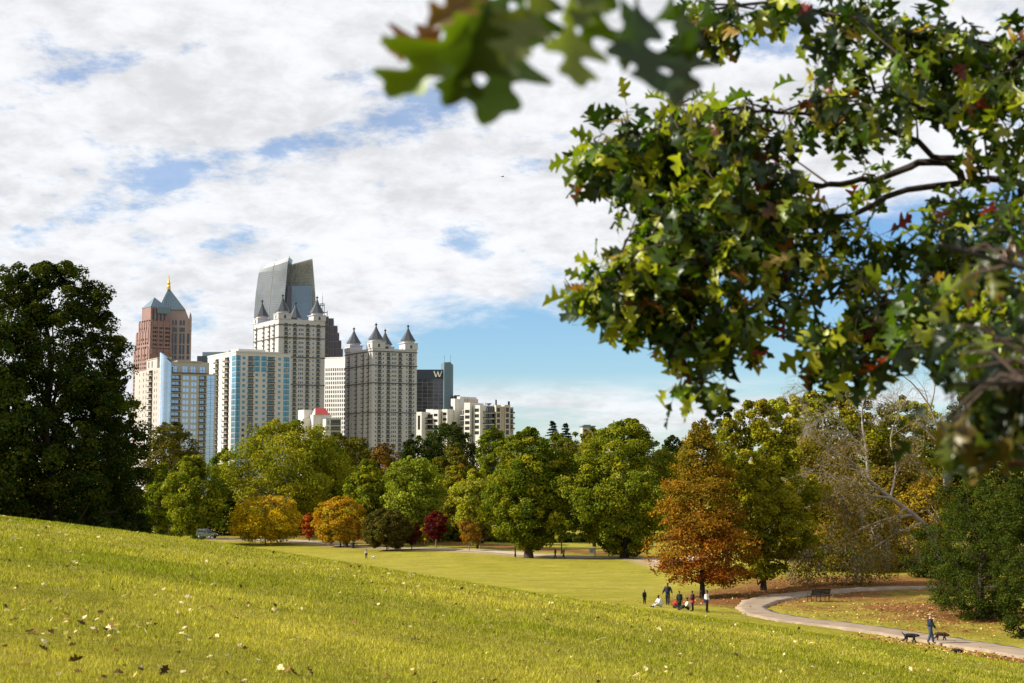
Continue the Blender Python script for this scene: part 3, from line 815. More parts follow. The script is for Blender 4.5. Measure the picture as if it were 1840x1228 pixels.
# ---- dark glass hotel
def hotel():
    D = 1150; fr = Fr(738, 700, D, 1)
    B = Building('hotel_tower', 'dark glass hotel tower with one large pale letter near its top', 'tower', fr)
    zg = B.zg; U = lambda px: fr.R(px, 700)[0]; z_ = lambda py: fr.R(780, py)[1]
    zt = z_(664.4); zb = z_(681); u1 = U(799)
    b = MB(); b.fbox(fr, 0, u1, 0, 30, zb, zt); B.part('top_band', b, M['navy'])
    b = MB(); b.fbox(fr, 0, u1, .5, 30, zg, zb - .004); gw = B.part('glass_wall', b, M['glass_navy'])
    xs = [738, 749, 758.7, 768.3, 779.3, 788.5, 798.2]
    b = MB()
    for x in xs: b.fbox(fr, U(x) - .13, U(x) + .13, .3, .496, zg, zb - .01)
    py = 687.5
    zz = []
    while py < 745:
        z = z_(py); zz.append(z); b.fbox(fr, 0, u1, .35, .494, z - .11, z + .11); py += 6.8
    link('mullion', b.mesh('mullion', M['mullion'], tuple(B.root.location)), gw)
    rr = random.Random(8)
    for i in range(1, 6):
        for j in range(len(zz) - 1):
            m = 'glass_dark' if rr.random() < .55 else ('purple_stone' if (i in (2, 3) and rr.random() < .6) else 'glass_navy')
            B.window(fr, 'R', U(xs[i]) + .3, U(xs[i + 1]) - .3, zz[j + 1] + .3, zz[j] - .3, .42, m, 'window_panel')
    f = Fr(798, 700, D - 3, 12)
    b = MB(); zt2 = f.R(800, 651.5)[1]
    w = 16
    ring = lambda z0, z1: None
    u_a, u_b = f.R(809.3, 700)[0], f.R(815.4, 700)[0]
    b.hexa([f.P(0, 0, zg), f.P(u_a, 0, zg), f.P(u_a, w, zg), f.P(0, w, zg), f.P(0, 0, zt2), f.P(u_a, 0, zt2 + .4), f.P(u_a, w, zt2 + .4), f.P(0, w, zt2)])
    b.hexa([f.P(u_a + .004, .6, zg), f.P(u_b, 3, zg), f.P(u_b, w, zg), f.P(u_a + .004, w, zg), f.P(u_a + .004, .6, zt2 + .2), f.P(u_b, 3, zt2 - 1.9), f.P(u_b, w, zt2 - 1.9), f.P(u_a + .004, w, zt2 + .2)])
    B.part('stair_shaft', b, M['steel_blue'])
    f2 = Fr(816, 720, D - 6, 5); b = MB(); b.fbox(f2, 0, f2.R(826.5, 720)[0], 0, 20, zg, f2.R(820, 710.5)[1]); B.part('annex', b, M['navy'])
    # pale letter: four strokes, thick then thin
    def stroke(mb, x0, y0, x1, y1, wd):
        p = [(x0 - wd / 2, y0), (x0 + wd / 2, y0), (x1 + wd / 2, y1), (x1 - wd / 2, y1)]
        a = [fr.P(U(x), -.7, z_(y)) for x, y in p]; c = [fr.P(U(x), -.1, z_(y)) for x, y in p]
        mb.hexa(a + c)
    b = MB()
    ax, bx = 778.8, 794.2; yt, yb = 667.2, 677.9
    stroke(b, ax + .9, yt, ax + 4.6, yb, 2.0); stroke(b, ax + 4.9, yb, ax + 8.0, yt + .6, 1.1)
    stroke(b, ax + 7.6, yt + .6, ax + 10.8, yb, 2.0); stroke(b, ax + 11.1, yb, bx - .4, yt, 1.1)
    B.part('sign_letter', b, M['sign_white'])
    for px, y in ((800.3, 638.5), (811.5, 637)):
        p = f.P(f.R(px, 650)[0], 5, zt2); b = MB(); b.bar(p, (p[0], p[1], f.R(px, y)[1]), .13); B.part('antenna', b, M['dark_frame'])
    B.flush()
hotel()

# ---- white stepped low-rise with dark balconies
def low_rise():
    D = 800; f0 = Fr(820, 760, D, -30)
    B = Building('apartment_building', 'white stepped low-rise apartment building with dark balconies below the dark glass hotel', 'building', f0)
    zg = B.zg; fh = 3.15
    wall = MB()
    def fin(x0, x1, ytop, wins, y_first, phi=-30, dd=0.0, m='white_wall', depth=14, ww=.62, n=5):
        """a white bay; x in photo pixels; windows stacked from y_first"""
        f = Fr(x0, 760, D + dd, phi); u1 = f.R(x1, 760)[0]; zt = f.R(x0, ytop)[1]
        w = MB(); ops = []
        for (c, hw, hh) in wins:
            a = f.R(c, 760)[0]
            for k in range(n):
                z = f.R(c, y_first + 10.15 * k)[1]; o = (a - hw, a + hw, z - hh, z + hh); ops.append(o); B.window(f, 'R', *o, d=.35)
        facade(w, f, 'R', 0, u1, zg, zt, ops, .5); facade(w, f, 'L', 0, depth, zg, zt, []); shell(w, f, u1, depth, zg, zt)
        B.part('wall', w, M[m])
    def bays(x0, x1, ys, phi=-30, dd=3.0, ytop=None, bulge=0, glass='glass_dark'):
        f = Fr(x0, 760, D + dd, phi); u1 = f.R(x1, 760)[0]
        zt = f.R(x0, ytop if ytop else ys[0] - 8)[1]
        w = MB(); w.fbox(f, 0, u1, 2.2, 12, zg, zt); B.part('recess_wall', w, M['grey_wall'])
        for y in ys:
            z = f.R(x0, y)[1]
            B.window(f, 'R', .5, u1 - .5, z + .3, z + 2.6, 2.1, glass, 'balcony_door')
            key = ('lb', round(u1, 1), bulge)
            def mk(u1=u1):
                b = MB(); n = 8
                pts = [(u1 * i / n, -(bulge * math.sin(PI * i / n)) - .3) for i in range(n + 1)]
                ring = pts + [(u1, 2.2), (0, 2.2)]
                b.prism(ring, 0, .32, 0)
                for i in range(n): 
                    (a0, c0), (a1, c1) = pts[i], pts[i + 1]
                    b.hexa([(a0, c0 + .02, .4), (a1, c1 + .02, .4), (a1, c1 + .08, .4), (a0, c0 + .08, .4), (a0, c0 + .02, 1.1), (a1, c1 + .02, 1.1), (a1, c1 + .08, 1.1), (a0, c0 + .08, 1.1)], 1)
                return b
            B.put('balcony', key, mk, [M['white_wall'], M['rail']], f, 'R', 0, z - .3, 0)
    # left wing (px from the crop: x = 740 + c / 7.675, y = 640 + c / 7.675)
    X = lambda c: 740 + c / 7.675
    Y = lambda c: 640 + c / 7.675
    fin(X(62), X(135), Y(772), [(X(98), .8, 2.4)], Y(880), n=2)
    bays(X(137), X(288), [Y(870), Y(945), Y(1020)], ytop=Y(800))
    fin(X(195), X(290), Y(737), [], 0, dd=6)
    fin(X(290), X(365), Y(745), [(X(328), 1.3, .75)], Y(815), n=4)
    bays(X(367), X(414), [Y(780), Y(850), Y(925)], ytop=Y(745))
    fin(X(414), X(490), Y(735), [(X(452), 1.3, .75)], Y(797), n=4)
    bays(X(492), X(545), [Y(755), Y(830), Y(905)], ytop=Y(730))
    fin(X(538), X(592), Y(590), [], 0, dd=5, depth=5, phi=-38)
    # right wing
    fin(X(622), X(664), Y(560), [], 0, dd=8, phi=-40)
    fin(X(664), X(914), Y(592), [], 0, dd=9, phi=14, m='beige_shade_wall')
    bays(X(668), X(722), [Y(815), Y(890), Y(965)], ytop=Y(740), dd=1)
    fin(X(720), X(800), Y(645), [(X(764), 1.5, .95)], Y(765), n=5, dd=-2)
    bays(X(803), X(852), [Y(800), Y(880), Y(960), Y(1040)], ytop=Y(690), dd=0)
    fin(X(852), X(940), Y(680), [(X(895), 1.5, .95)], Y(748), n=5, dd=-3)
    bays(X(942), X(1040), [Y(785), Y(865), Y(942), Y(1022), Y(1098)], ytop=Y(715), dd=-1, phi=-8, bulge=1.0)
    bays(X(1040), X(1152), [Y(785), Y(865), Y(942), Y(1022), Y(1098)], ytop=Y(705), dd=-1, phi=12, bulge=2.0, glass='glass_navy')
    # glazed drum
    b = MB(); x, y, _ = at(X(1085), 760, D + 3); z0 = zg; z1 = Fr(X(1085), 760, D + 3, 0).R(X(1085), Y(700))[1]
    b.lathe(x, y, [(2.6, z0), (2.6, z1)], 16); B.part('glass_drum', b, M['glass_navy'])
    fin(X(1160), X(1228), Y(676), [(X(1195), .9, 1.2)], Y(742), n=5, dd=-2, phi=14, m='beige_shade_wall')
    fin(X(1225), X(1285), Y(695), [], 0, dd=1, phi=14, m='beige_shade_wall')
    fin(X(1285), X(1358), Y(674), [(X(1318), .9, 1.2)], Y(742), n=5, dd=1, phi=14, m='beige_shade_wall')
    bays(X(1360), X(1420), [Y(790), Y(862), Y(940), Y(1010)], ytop=Y(705), dd=4, phi=20, bulge=1.2)
    # rooftop dish and small plant
    b = MB(); p = at(X(1060), Y(672), D + 4)
    b.lathe(p[0], p[1], [(.2, p[2] - 3), (.2, p[2] - .5), (1.5, p[2] + .4), (1.7, p[2] + .8)], 10); B.part('roof_dish', b, M['mullion'])
    b = MB()
    for c, yy, h in ((985, 690, 3), (1015, 690, 3.4), (1160, 640, 3.0), (730, 595, 1.6), (768, 590, 1.2)):
        p = at(X(c), Y(yy), D + 3.5); b.bar(p - np.array([0, 0, 1.5]), p + np.array([0, 0, h * .6]), .14)
    b.box(*(lambda p: (p[0] - .6, p[0] + .6, p[1] - .6, p[1] + .6, p[2] - 1, p[2] + 1.4))(at(X(1338), Y(660), D + 3)))
    b.box(*(lambda p: (p[0] - .45, p[0] + .45, p[1] - .5, p[1] + .5, p[2] - 2, p[2] + 1.4))(at(X(1162), Y(640), D + 1)))
    B.part('roof_plant', b, M['dark_frame'])
    B.flush()
low_rise()

# ---- low cream house block with red roof
def red_roof_block():
    D = 690; X = lambda c: 520 + c / 7.675; Y = lambda c: 640 + c / 7.675
    f = Fr(X(500), 775, D, 22)
    B = Building('apartment_building', 'low cream building with a small red hipped roof in front of the turreted towers', 'building', f)
    zg = B.zg
    w = MB(); zt = f.R(X(500), Y(868))[1]; u1 = f.R(X(712), 775)[0]; w1 = f.L(X(425), 775)[0]
    ops = []; U = lambda c: f.R(X(c), 775)[0]; z_ = lambda c: f.R(X(560), Y(c))[1]
    for c0, c1 in ((880, 955), (970, 1030), (1045, 1110)):
        ops.append((U(570), U(705), z_(c1), z_(c0), 1.5)); B.window(f, 'R', U(575), U(700), z_(c1) + .2, z_(c0) - .3, 1.4, 'glass_dark', 'balcony_door')
        B.balcony(f, 'R', U(568), U(707), z_(c1) - .1, .5, slab='grey_wall')
    for c0, c1 in ((890, 950), (975, 1015)):
        o = (U(520), U(550), z_(c1), z_(c0)); ops.append(o); B.window(f, 'R', *o, d=.3, m='glass_mid')
    facade(w, f, 'R', 0, u1, zg, zt, ops); facade(w, f, 'L', 0, w1 + 6, zg, zt, []); shell(w, f, u1, w1 + 6, zg, zt)
    B.part('wall', w, M['cream_wall'])
    b = MB(); b.fbox(f, -.3, u1 + .3, -.4, .4, zt + .004, zt + .35); B.part('parapet', b, M['grey_wall'])
    f2 = Fr(X(435), 760, D + 4, 18); 
    u0, u1, zb, za = f2.R(X(340), 745)[0], f2.R(X(595), 745)[0], f2.R(X(435), Y(805))[1], f2.R(X(435), Y(712))[1]
    b = MB(); b.fbox(f2, u0, u1, 2, 12, zg, zb); B.part('gable_wall', b, M['cream_wall'])
    b = MB(); q = [f2.P(u0 + .8, 1.6, zb + .004), f2.P(u1 - 1.2, 1.6, zb + .004), f2.P(u1 - 1.2, 12, zb + .004), f2.P(u0 + .8, 12, zb + .004)]
    um = (u0 + u1) / 2
    r0, r1 = f2.P(um - 2.8, 6.8, za), f2.P(um + 2.2, 6.8, za)
    b.poly([q[0], q[1], r1, r0], 0); b.poly([q[1], q[2], r1], 0); b.poly([q[2], q[3], r0, r1], 0); b.poly([q[3], q[0], r0], 1)
    B.part('roof', b, [M['red_roof'], M['cream_wall']])
    f3 = Fr(X(200), 760, D + 12, 30); b = MB()
    b.fbox(f3, 0, f3.R(X(345), 750)[0], 0, f3.L(X(122), 750)[0], zg, f3.R(X(200), Y(742))[1]); b.fbox(f3, -2, f3.R(X(420), 760)[0], -3, -.004, zg, f3.R(X(200), Y(865))[1])
    B.part('wing', b, M['white_wall'])
    B.flush()
red_roof_block()

def far_roof():
    f = Fr(1047, 768, 900, 6)
    B = Building('far_building', 'small grey flat rooftop just showing over the trees right of the two dark spruces', 'building', f)
    b = MB(); u1 = f.R(1069, 768)[0]; zt = f.R(1050, 764.5)[1]; b.fbox(f, 0, u1, 0, 12, B.zg, zt - 1); B.part('wall', b, M['grey_wall'])
    b = MB(); b.fbox(f, -.5, u1 + .5, -.5, 12.5, zt - .996, zt - .3); b.fbox(f, 1, u1 * .7, 2, 8, zt - .296, zt + .4); B.part('roof', b, M['steel_blue'])
far_roof()
# ------------------------------------------------------------------ ground
def grid_axis(segs):
    out = [segs[0][0]]
    for a, b, st in segs:
        n = max(1, int(round((b - a) / st))); out += list(np.linspace(a, b, n + 1)[1:])
    return np.array(out)

PATH_OUT = [(2050, 1222), (1840, 1187), (1760, 1173), (1680, 1161), (1580, 1144), (1500, 1131), (1420, 1120.5), (1360, 1111), (1328, 1101), (1320, 1092), (1332, 1082), (1370, 1074), (1420, 1068), (1480, 1062), (1560, 1057), (1650, 1053), (1740, 1050.5), (1900, 1049)]
PATH_IN = [(2050, 1196), (1840, 1167), (1760, 1154), (1680, 1142.5), (1600, 1131), (1520, 1119.5), (1460, 1112), (1410, 1104), (1386, 1097), (1383, 1092), (1400, 1086), (1440, 1078), (1490, 1070), (1540, 1064), (1600, 1060), (1655, 1057.5), (1740, 1055), (1900, 1054)]
def field_hit(px, py):
    t, s = ts(px, py); ys = np.linspace(58, 500, 9000)
    d = ZC + h_field(t * ys, ys) - (ZC + s * ys)
    y = ys[int(np.argmax(d > 0))]
    return np.array([t * y, y])
def resamp(P, n):
    P = np.array(P); d = np.r_[0, np.cumsum(np.linalg.norm(np.diff(P, axis=0), axis=1))]
    # smooth curve through the points (Catmull-Rom by chord parameter)
    q = np.linspace(0, d[-1], n)
    out = np.empty((n, P.shape[1]))
    for i, s in enumerate(q):
        k = int(np.clip(np.searchsorted(d, s) - 1, 0, len(P) - 2)); u = (s - d[k]) / (d[k + 1] - d[k] + 1e-9)
        p0, p1, p2, p3 = P[max(k - 1, 0)], P[k], P[k + 1], P[min(k + 2, len(P) - 1)]
        out[i] = .5 * ((2 * p1) + (p2 - p0) * u + (2 * p0 - 5 * p1 + 4 * p2 - p3) * u * u + (3 * p1 - p0 - 3 * p2 + p3) * u ** 3)
    return out
po = resamp([field_hit(*p) for p in PATH_OUT], 160); pi_ = resamp([field_hit(*p) for p in PATH_IN], 160)
path_c = (po + pi_) / 2

PATH2 = [(380, 969), (470, 971), (560, 974), (640, 983), (760, 987), (870, 991), (960, 998), (1060, 1003), (1170, 1005), (1260, 1006)]

_rs = np.random.default_rng(3)
_K = _rs.normal(size=(24, 2)); _PH = _rs.uniform(0, 6.28, 24)
def wob(x, y, f):
    o = 0
    for i in range(24): o = o + np.sin((x * _K[i, 0] + y * _K[i, 1]) * f * (1 + .12 * i) + _PH[i]) / (1 + .06 * i)
    return o / 6
def ell(x, y, c, rx, ry, rot=0):
    dx, dy = x - c[0], y - c[1]
    a, b = math.cos(rot), math.sin(rot)
    return np.exp(-(((dx * a + dy * b) / rx) ** 2 + ((-dx * b + dy * a) / ry) ** 2))
def dist_poly(x, y, P):
    best = np.full(x.shape, 1e9)
    for i in range(len(P) - 1):
        a, b = P[i], P[i + 1]; d = b - a; L2 = d @ d + 1e-9
        q = np.clip(((x - a[0]) * d[0] + (y - a[1]) * d[1]) / L2, 0, 1)
        best = np.minimum(best, np.hypot(x - a[0] - q * d[0], y - a[1] - q * d[1]))
    return best

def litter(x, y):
    """r: reddish leaf litter and tree shade tinted in, g: sandy bare ground, b: dry straw patches"""
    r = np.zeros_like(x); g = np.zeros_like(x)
    for px, py, rx, ry, w in ((1330, 1078, 7, 7, .9), (1420, 1062, 9, 12, 1), (1500, 1050, 12, 14, .8), (1650, 1092, 5.0, 4.5, 1.1), (1760, 1108, 9, 6, .7), (1600, 1048, 14, 14, .8), (1540, 1075, 10, 6, .6), (1500, 1092, 9, 5, .45), (1590, 1108, 9, 5, .42), (1700, 1130, 9, 4, .42), (1230, 1040, 6, 8, .25)):  # lawn ellipses inside the path bend tint in tree shade along with litter
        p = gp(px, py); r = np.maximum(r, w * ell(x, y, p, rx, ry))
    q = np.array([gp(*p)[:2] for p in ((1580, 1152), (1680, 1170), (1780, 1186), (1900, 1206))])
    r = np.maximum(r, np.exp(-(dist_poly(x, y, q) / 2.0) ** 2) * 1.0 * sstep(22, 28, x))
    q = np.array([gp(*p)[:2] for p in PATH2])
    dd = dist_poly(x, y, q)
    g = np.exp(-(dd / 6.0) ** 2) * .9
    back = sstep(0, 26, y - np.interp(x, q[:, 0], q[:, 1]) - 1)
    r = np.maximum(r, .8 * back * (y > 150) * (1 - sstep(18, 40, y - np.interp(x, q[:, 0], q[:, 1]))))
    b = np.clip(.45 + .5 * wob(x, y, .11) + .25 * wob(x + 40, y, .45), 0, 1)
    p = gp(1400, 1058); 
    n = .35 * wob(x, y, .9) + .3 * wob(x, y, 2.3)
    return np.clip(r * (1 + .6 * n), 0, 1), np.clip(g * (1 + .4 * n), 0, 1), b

def make_ground():
    X = grid_axis([(-5000, -900, 500), (-900, -260, 40), (-260, -90, 6), (-90, -24, 1.5), (-24, 34, .55), (34, 70, 1.2), (70, 260, 6), (260, 900, 40), (900, 5000, 500)])
    Y = grid_axis([(-900, -60, 80), (-60, 4, 4), (4, 62, .7), (62, 130, .55), (130, 340, 1.8), (340, 700, 12), (700, 9000, 400)])
    gx, gy = np.meshgrid(X, Y, indexing='xy')
    z = ground(gx, gy)
    # the ground sinks a little under the concrete path
    sel = (gx > 8) & (gx < 75) & (gy > 55) & (gy < 150)
    d = np.full(gx.shape, 99.0); d[sel] = dist_poly(gx[sel], gy[sel], path_c[::3])
    wloc = 1.9
    z = z - .10 * (d < wloc)
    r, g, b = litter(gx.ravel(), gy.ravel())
    V = np.stack([gx.ravel(), gy.ravel(), z.ravel()], 1)
    nx, ny = len(X), len(Y)
    i = np.arange(nx - 1)[None, :] + np.arange(ny - 1)[:, None] * nx
    Fc = np.stack([i, i + 1, i + 1 + nx, i + nx], -1).reshape(-1, 4)
    m = bpy.data.materials.new('meadow'); nt, N, L = nodes(m); p = N['Principled BSDF']
    p.inputs['Roughness'].default_value = .95; p.inputs['Specular IOR Level'].default_value = .05
    tc = N.new('ShaderNodeTexCoord')
    def noise(sc, det=5, rough=.6, v=None):
        n = N.new('ShaderNodeTexNoise'); n.inputs['Scale'].default_value = sc; n.inputs['Detail'].default_value = det; n.inputs['Roughness'].default_value = rough
        L.new(v or tc.outputs['Object'], n.inputs['Vector']); return n.outputs['Fac']
    def ramp(fac, stops):
        r = N.new('ShaderNodeValToRGB'); e = r.color_ramp.elements
        e[0].position, e[0].color = stops[0][0], (*stops[0][1], 1); e[1].position, e[1].color = stops[-1][0], (*stops[-1][1], 1)
        for pos, c in stops[1:-1]: k = e.new(pos); k.color = (*c, 1)
        L.new(fac, r.inputs[0]); return r.outputs[0]
    def mix(f, a, b_):
        x = N.new('ShaderNodeMix'); x.data_type = 'RGBA'
        if isinstance(f, float): x.inputs[0].default_value = f
        else: L.new(f, x.inputs[0])
        for s_, k in ((a, 6), (b_, 7)):
            if isinstance(s_, tuple): x.inputs[k].default_value = (*s_, 1)
            else: L.new(s_, x.inputs[k])
        return x.outputs[2]
    a = N.new('ShaderNodeAttribute'); a.attribute_name = 'col'
    sep = N.new('ShaderNodeSeparateColor'); L.new(a.outputs['Color'], sep.inputs[0])
    fine = noise(9, 8, .75); mid = noise(.9, 6, .65); big = noise(.07, 4, .6)
    g1 = ramp(fine, [(.28, (.10, .107, .008)), (.5, (.23, .21, .020)), (.72, (.38, .32, .045))])
    g2 = ramp(fine, [(.28, (.18, .15, .022)), (.5, (.32, .258, .052)), (.72, (.47, .375, .105))])
    mr = N.new('ShaderNodeMapRange'); mr.inputs[1].default_value = .40; mr.inputs[2].default_value = .62; L.new(mid, mr.inputs[0])
    mr2 = N.new('ShaderNodeMath'); mr2.operation = 'MULTIPLY'; L.new(mr.outputs[0], mr2.inputs[0]); L.new(sep.outputs[2], mr2.inputs[1])
    gr = mix(mr2.outputs[0], g1, g2)
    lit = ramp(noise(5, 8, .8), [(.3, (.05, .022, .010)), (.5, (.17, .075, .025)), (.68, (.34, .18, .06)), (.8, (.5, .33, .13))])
    sand = ramp(noise(3, 8, .7), [(.3, (.22, .15, .09)), (.7, (.46, .34, .22))])
    brk = noise(1.6, 7, .75)
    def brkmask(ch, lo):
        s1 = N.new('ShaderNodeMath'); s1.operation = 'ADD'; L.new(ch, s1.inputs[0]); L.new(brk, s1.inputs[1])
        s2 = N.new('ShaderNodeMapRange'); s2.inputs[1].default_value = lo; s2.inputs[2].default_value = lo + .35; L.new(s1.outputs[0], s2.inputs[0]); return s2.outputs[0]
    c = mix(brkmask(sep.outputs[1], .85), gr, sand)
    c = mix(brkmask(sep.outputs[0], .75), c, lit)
    v1 = noise(.22, 5, .6); v2 = noise(1.3, 5, .7); vs_ = N.new('ShaderNodeMath'); vs_.operation = 'ADD'; L.new(v1, vs_.inputs[0]); L.new(v2, vs_.inputs[1])
    vm = N.new('ShaderNodeMapRange'); vm.inputs[1].default_value = .75; vm.inputs[2].default_value = 1.25; vm.inputs[3].default_value = .74; vm.inputs[4].default_value = 1.20; L.new(vs_.outputs[0], vm.inputs[0])
    sc_ = N.new('ShaderNodeVectorMath'); sc_.operation = 'SCALE'; L.new(c, sc_.inputs[0]); L.new(vm.outputs[0], sc_.inputs['Scale']); c = sc_.outputs[0]
    L.new(c, p.inputs['Base Color'])
    bp = N.new('ShaderNodeBump'); bp.inputs['Strength'].default_value = .9; bp.inputs['Distance'].default_value = .09
    ad = N.new('ShaderNodeMath'); ad.operation = 'ADD'; L.new(fine, ad.inputs[0]); L.new(mid, ad.inputs[1]); L.new(ad.outputs[0], bp.inputs['Height']); L.new(bp.outputs[0], p.inputs['Normal'])
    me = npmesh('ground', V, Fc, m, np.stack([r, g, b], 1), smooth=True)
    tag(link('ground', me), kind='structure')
make_ground()

def make_path():
    nu = 7; V = []
    for k in range(nu):
        q = k / (nu - 1); qj = .10 + .80 * q + (.05 * np.sin(np.arange(160) * 1.7 + k) + .04 * np.sin(np.arange(160) * .63)) * (k in (0, nu - 1)); P = po * (1 - qj)[:, None] + pi_ * qj[:, None]
        z = ground(P[:, 0], P[:, 1])
        V.append(np.stack([P[:, 0], P[:, 1], z + .045 + .02 * math.sin(PI * q)], 1))
    lo = [V[0] - [0, 0, .3], V[-1] - [0, 0, .3]]
    V = np.concatenate([lo[0]] + V + [lo[1]]); n = 160; rows = nu + 2
    i = np.arange(n - 1)[None, :] + np.arange(rows - 1)[:, None] * n
    Fc = np.stack([i, i + 1, i + 1 + n, i + n], -1).reshape(-1, 4)
    m = mat('path_concrete', (.315, .236, .165), .9, .26, .8, bump=.25)
    tag(link('footpath', npmesh('footpath', V, Fc, m)), kind='structure')
    # sandy track along the foot of the trees
    P = resamp([gp(*p)[:2] for p in PATH2], 140); T = np.gradient(P, axis=0); T /= np.linalg.norm(T, axis=1)[:, None] + 1e-9
    Nn = np.stack([-T[:, 1], T[:, 0]], 1); V = []
    for k in (-2.2, -1.1, 0, 1.1, 2.2):
        Q = P + Nn * k; V.append(np.stack([Q[:, 0], Q[:, 1], ground(Q[:, 0], Q[:, 1]) + .06], 1))
    V = np.concatenate(V); n = 140
    i = np.arange(n - 1)[None, :] + np.arange(4)[:, None] * n
    Fc = np.stack([i, i + 1, i + 1 + n, i + n], -1).reshape(-1, 4)
    m = mat('track_gravel', (.47, .37, .27), .95, .15, .8, bump=.2)
    tag(link('park_track', npmesh('park_track', V, Fc, m)), kind='structure')
make_path()

# ------------------------------------------------------------------ grass blades and fallen leaves
def make_grass():
    n = 700000
    y = np.exp(rng.uniform(math.log(7.0), math.log(62), n)); t = rng.uniform(-.43, .43, n)
    x = t * y; z = ground(x, y)
    keep = np.ones(n, bool)
    sel = (x > 8) & (y > 50); d = np.full(n, 9.); d[sel] = dist_poly(x[sel], y[sel], path_c[::4]); keep &= d > 2.2
    clump = wob(x, y, 1.6) + .6 * wob(x, y, 5.0)
    keep &= rng.uniform(size=n) < np.clip(.75 + .3 * clump, .25, 1)
    x, y, z, clump = x[keep], y[keep], z[keep], clump[keep]; n = len(x)
    sc = (y / 12) ** .55
    hh = rng.uniform(.018, .050, n) * sc * np.where(y > 35, .75, 1) * (1 + .25 * np.clip(clump, -1, 1.5)); w = rng.uniform(.0022, .0048, n) * (y / 12) ** .9 * 1.05
    a = rng.uniform(0, 6.28, n); lean = rng.uniform(.1, 1.0, n) * hh; la = rng.uniform(0, 6.28, n)
    bx, by = np.cos(a) * w, np.sin(a) * w
    V = np.empty((n, 3, 3))
    V[:, 0] = np.stack([x - bx, y - by, z - .01], 1); V[:, 1] = np.stack([x + bx, y + by, z - .01], 1)
    V[:, 2] = np.stack([x + np.cos(la) * lean, y + np.sin(la) * lean, z + hh], 1)
    dry = np.clip(.40 + .5 * wob(x, y, .11) + .34 * wob(x + 40, y, .45) + .2 * wob(x - 9, y, 1.3) + .22 * rng.normal(size=n), 0, 1)[:, None]
    c = (1 - dry) * np.array([.185, .215, .011]) + dry * np.array([.55, .465, .070])
    c = c * (rng.uniform(.38, 1.62, n) * (1 + .22 * np.clip(clump, -1.5, 1.5)))[:, None]
    straw = rng.uniform(size=n) < .05; c[straw] = np.array([.55, .47, .2]) * rng.uniform(.7, 1.1, straw.sum())[:, None]
    col = np.repeat(c, 3, 0)
    Fc = np.arange(3 * n).reshape(-1, 3)
    me = npmesh('grass', V.reshape(-1, 3), Fc, leaf_mat('grass_blade', .30, hue=0, val=0, ALB=.80), col)
    tag(link('grass', me), 'short yellow-green mown grass on the slope in front', 'grass', kind='stuff')
make_grass()

def curled_leaves(name, x, y, size, col, lift, label):
    """small lobed dry leaves lying curled on the ground"""
    n = len(x)
    prof = np.array([(0, 0), (.18, .16), (.30, .10), (.45, .34), (.55, .17), (.72, .28), (.82, .10), (1.0, 0)])
    up = [(a, b) for a, b in prof]; ring = up + [(a, -b) for a, b in prof[-2:0:-1]]
    ring = np.array(ring); k = len(ring)
    cup = rng.uniform(.3, 1.6, n); bend = rng.uniform(-.2, 1.0, n)
    L = ring[None, :, 0] - .5; W = ring[None, :, 1]
    Z = cup[:, None] * W ** 2 * 1.6 + bend[:, None] * L ** 2 * .8
    a = rng.uniform(0, 6.28, n); tl = rng.normal(0, .45, n); tr = rng.normal(0, .5, n)
    P = np.stack([L + 0 * Z, W + 0 * Z, Z], -1) * size[:, None, None]
    ct, st = np.cos(tl)[:, None], np.sin(tl)[:, None]
    P = np.stack([P[..., 0] * ct - P[..., 2] * st, P[..., 1], P[..., 0] * st + P[..., 2] * ct], -1)
    ct, st = np.cos(tr)[:, None], np.sin(tr)[:, None]
    P = np.stack([P[..., 0], P[..., 1] * ct - P[..., 2] * st, P[..., 1] * st + P[..., 2] * ct], -1)
    ca, sa = np.cos(a)[:, None], np.sin(a)[:, None]
    P = np.stack([P[..., 0] * ca - P[..., 1] * sa, P[..., 0] * sa + P[..., 1] * ca, P[..., 2]], -1)
    zmin = P[..., 2].min(1)
    P[..., 0] += x[:, None]; P[..., 1] += y[:, None]; P[..., 2] += (ground(x, y) + lift - zmin * .8)[:, None]
    # strips across the two halves
    tri = []
    half = len(prof)
    for i in range(half - 1):
        j0, j1 = i, i + 1; o0, o1 = (k - i) % k, (k - i - 1) % k
        if i == 0: tri.append((0, j1, o1))
        elif i == half - 2: tri.append((j0, j1, o0))
        else: tri += [(j0, j1, o1), (j0, o1, o0)]
    tri = np.array(tri)
    Fc = (tri[None] + (np.arange(n) * k)[:, None, None]).reshape(-1, 3)
    me = npmesh(name, P.reshape(-1, 3), Fc, M['leaf'], np.repeat(col, k, 0))
    tag(link(name, me), label, 'leaves', kind='stuff')

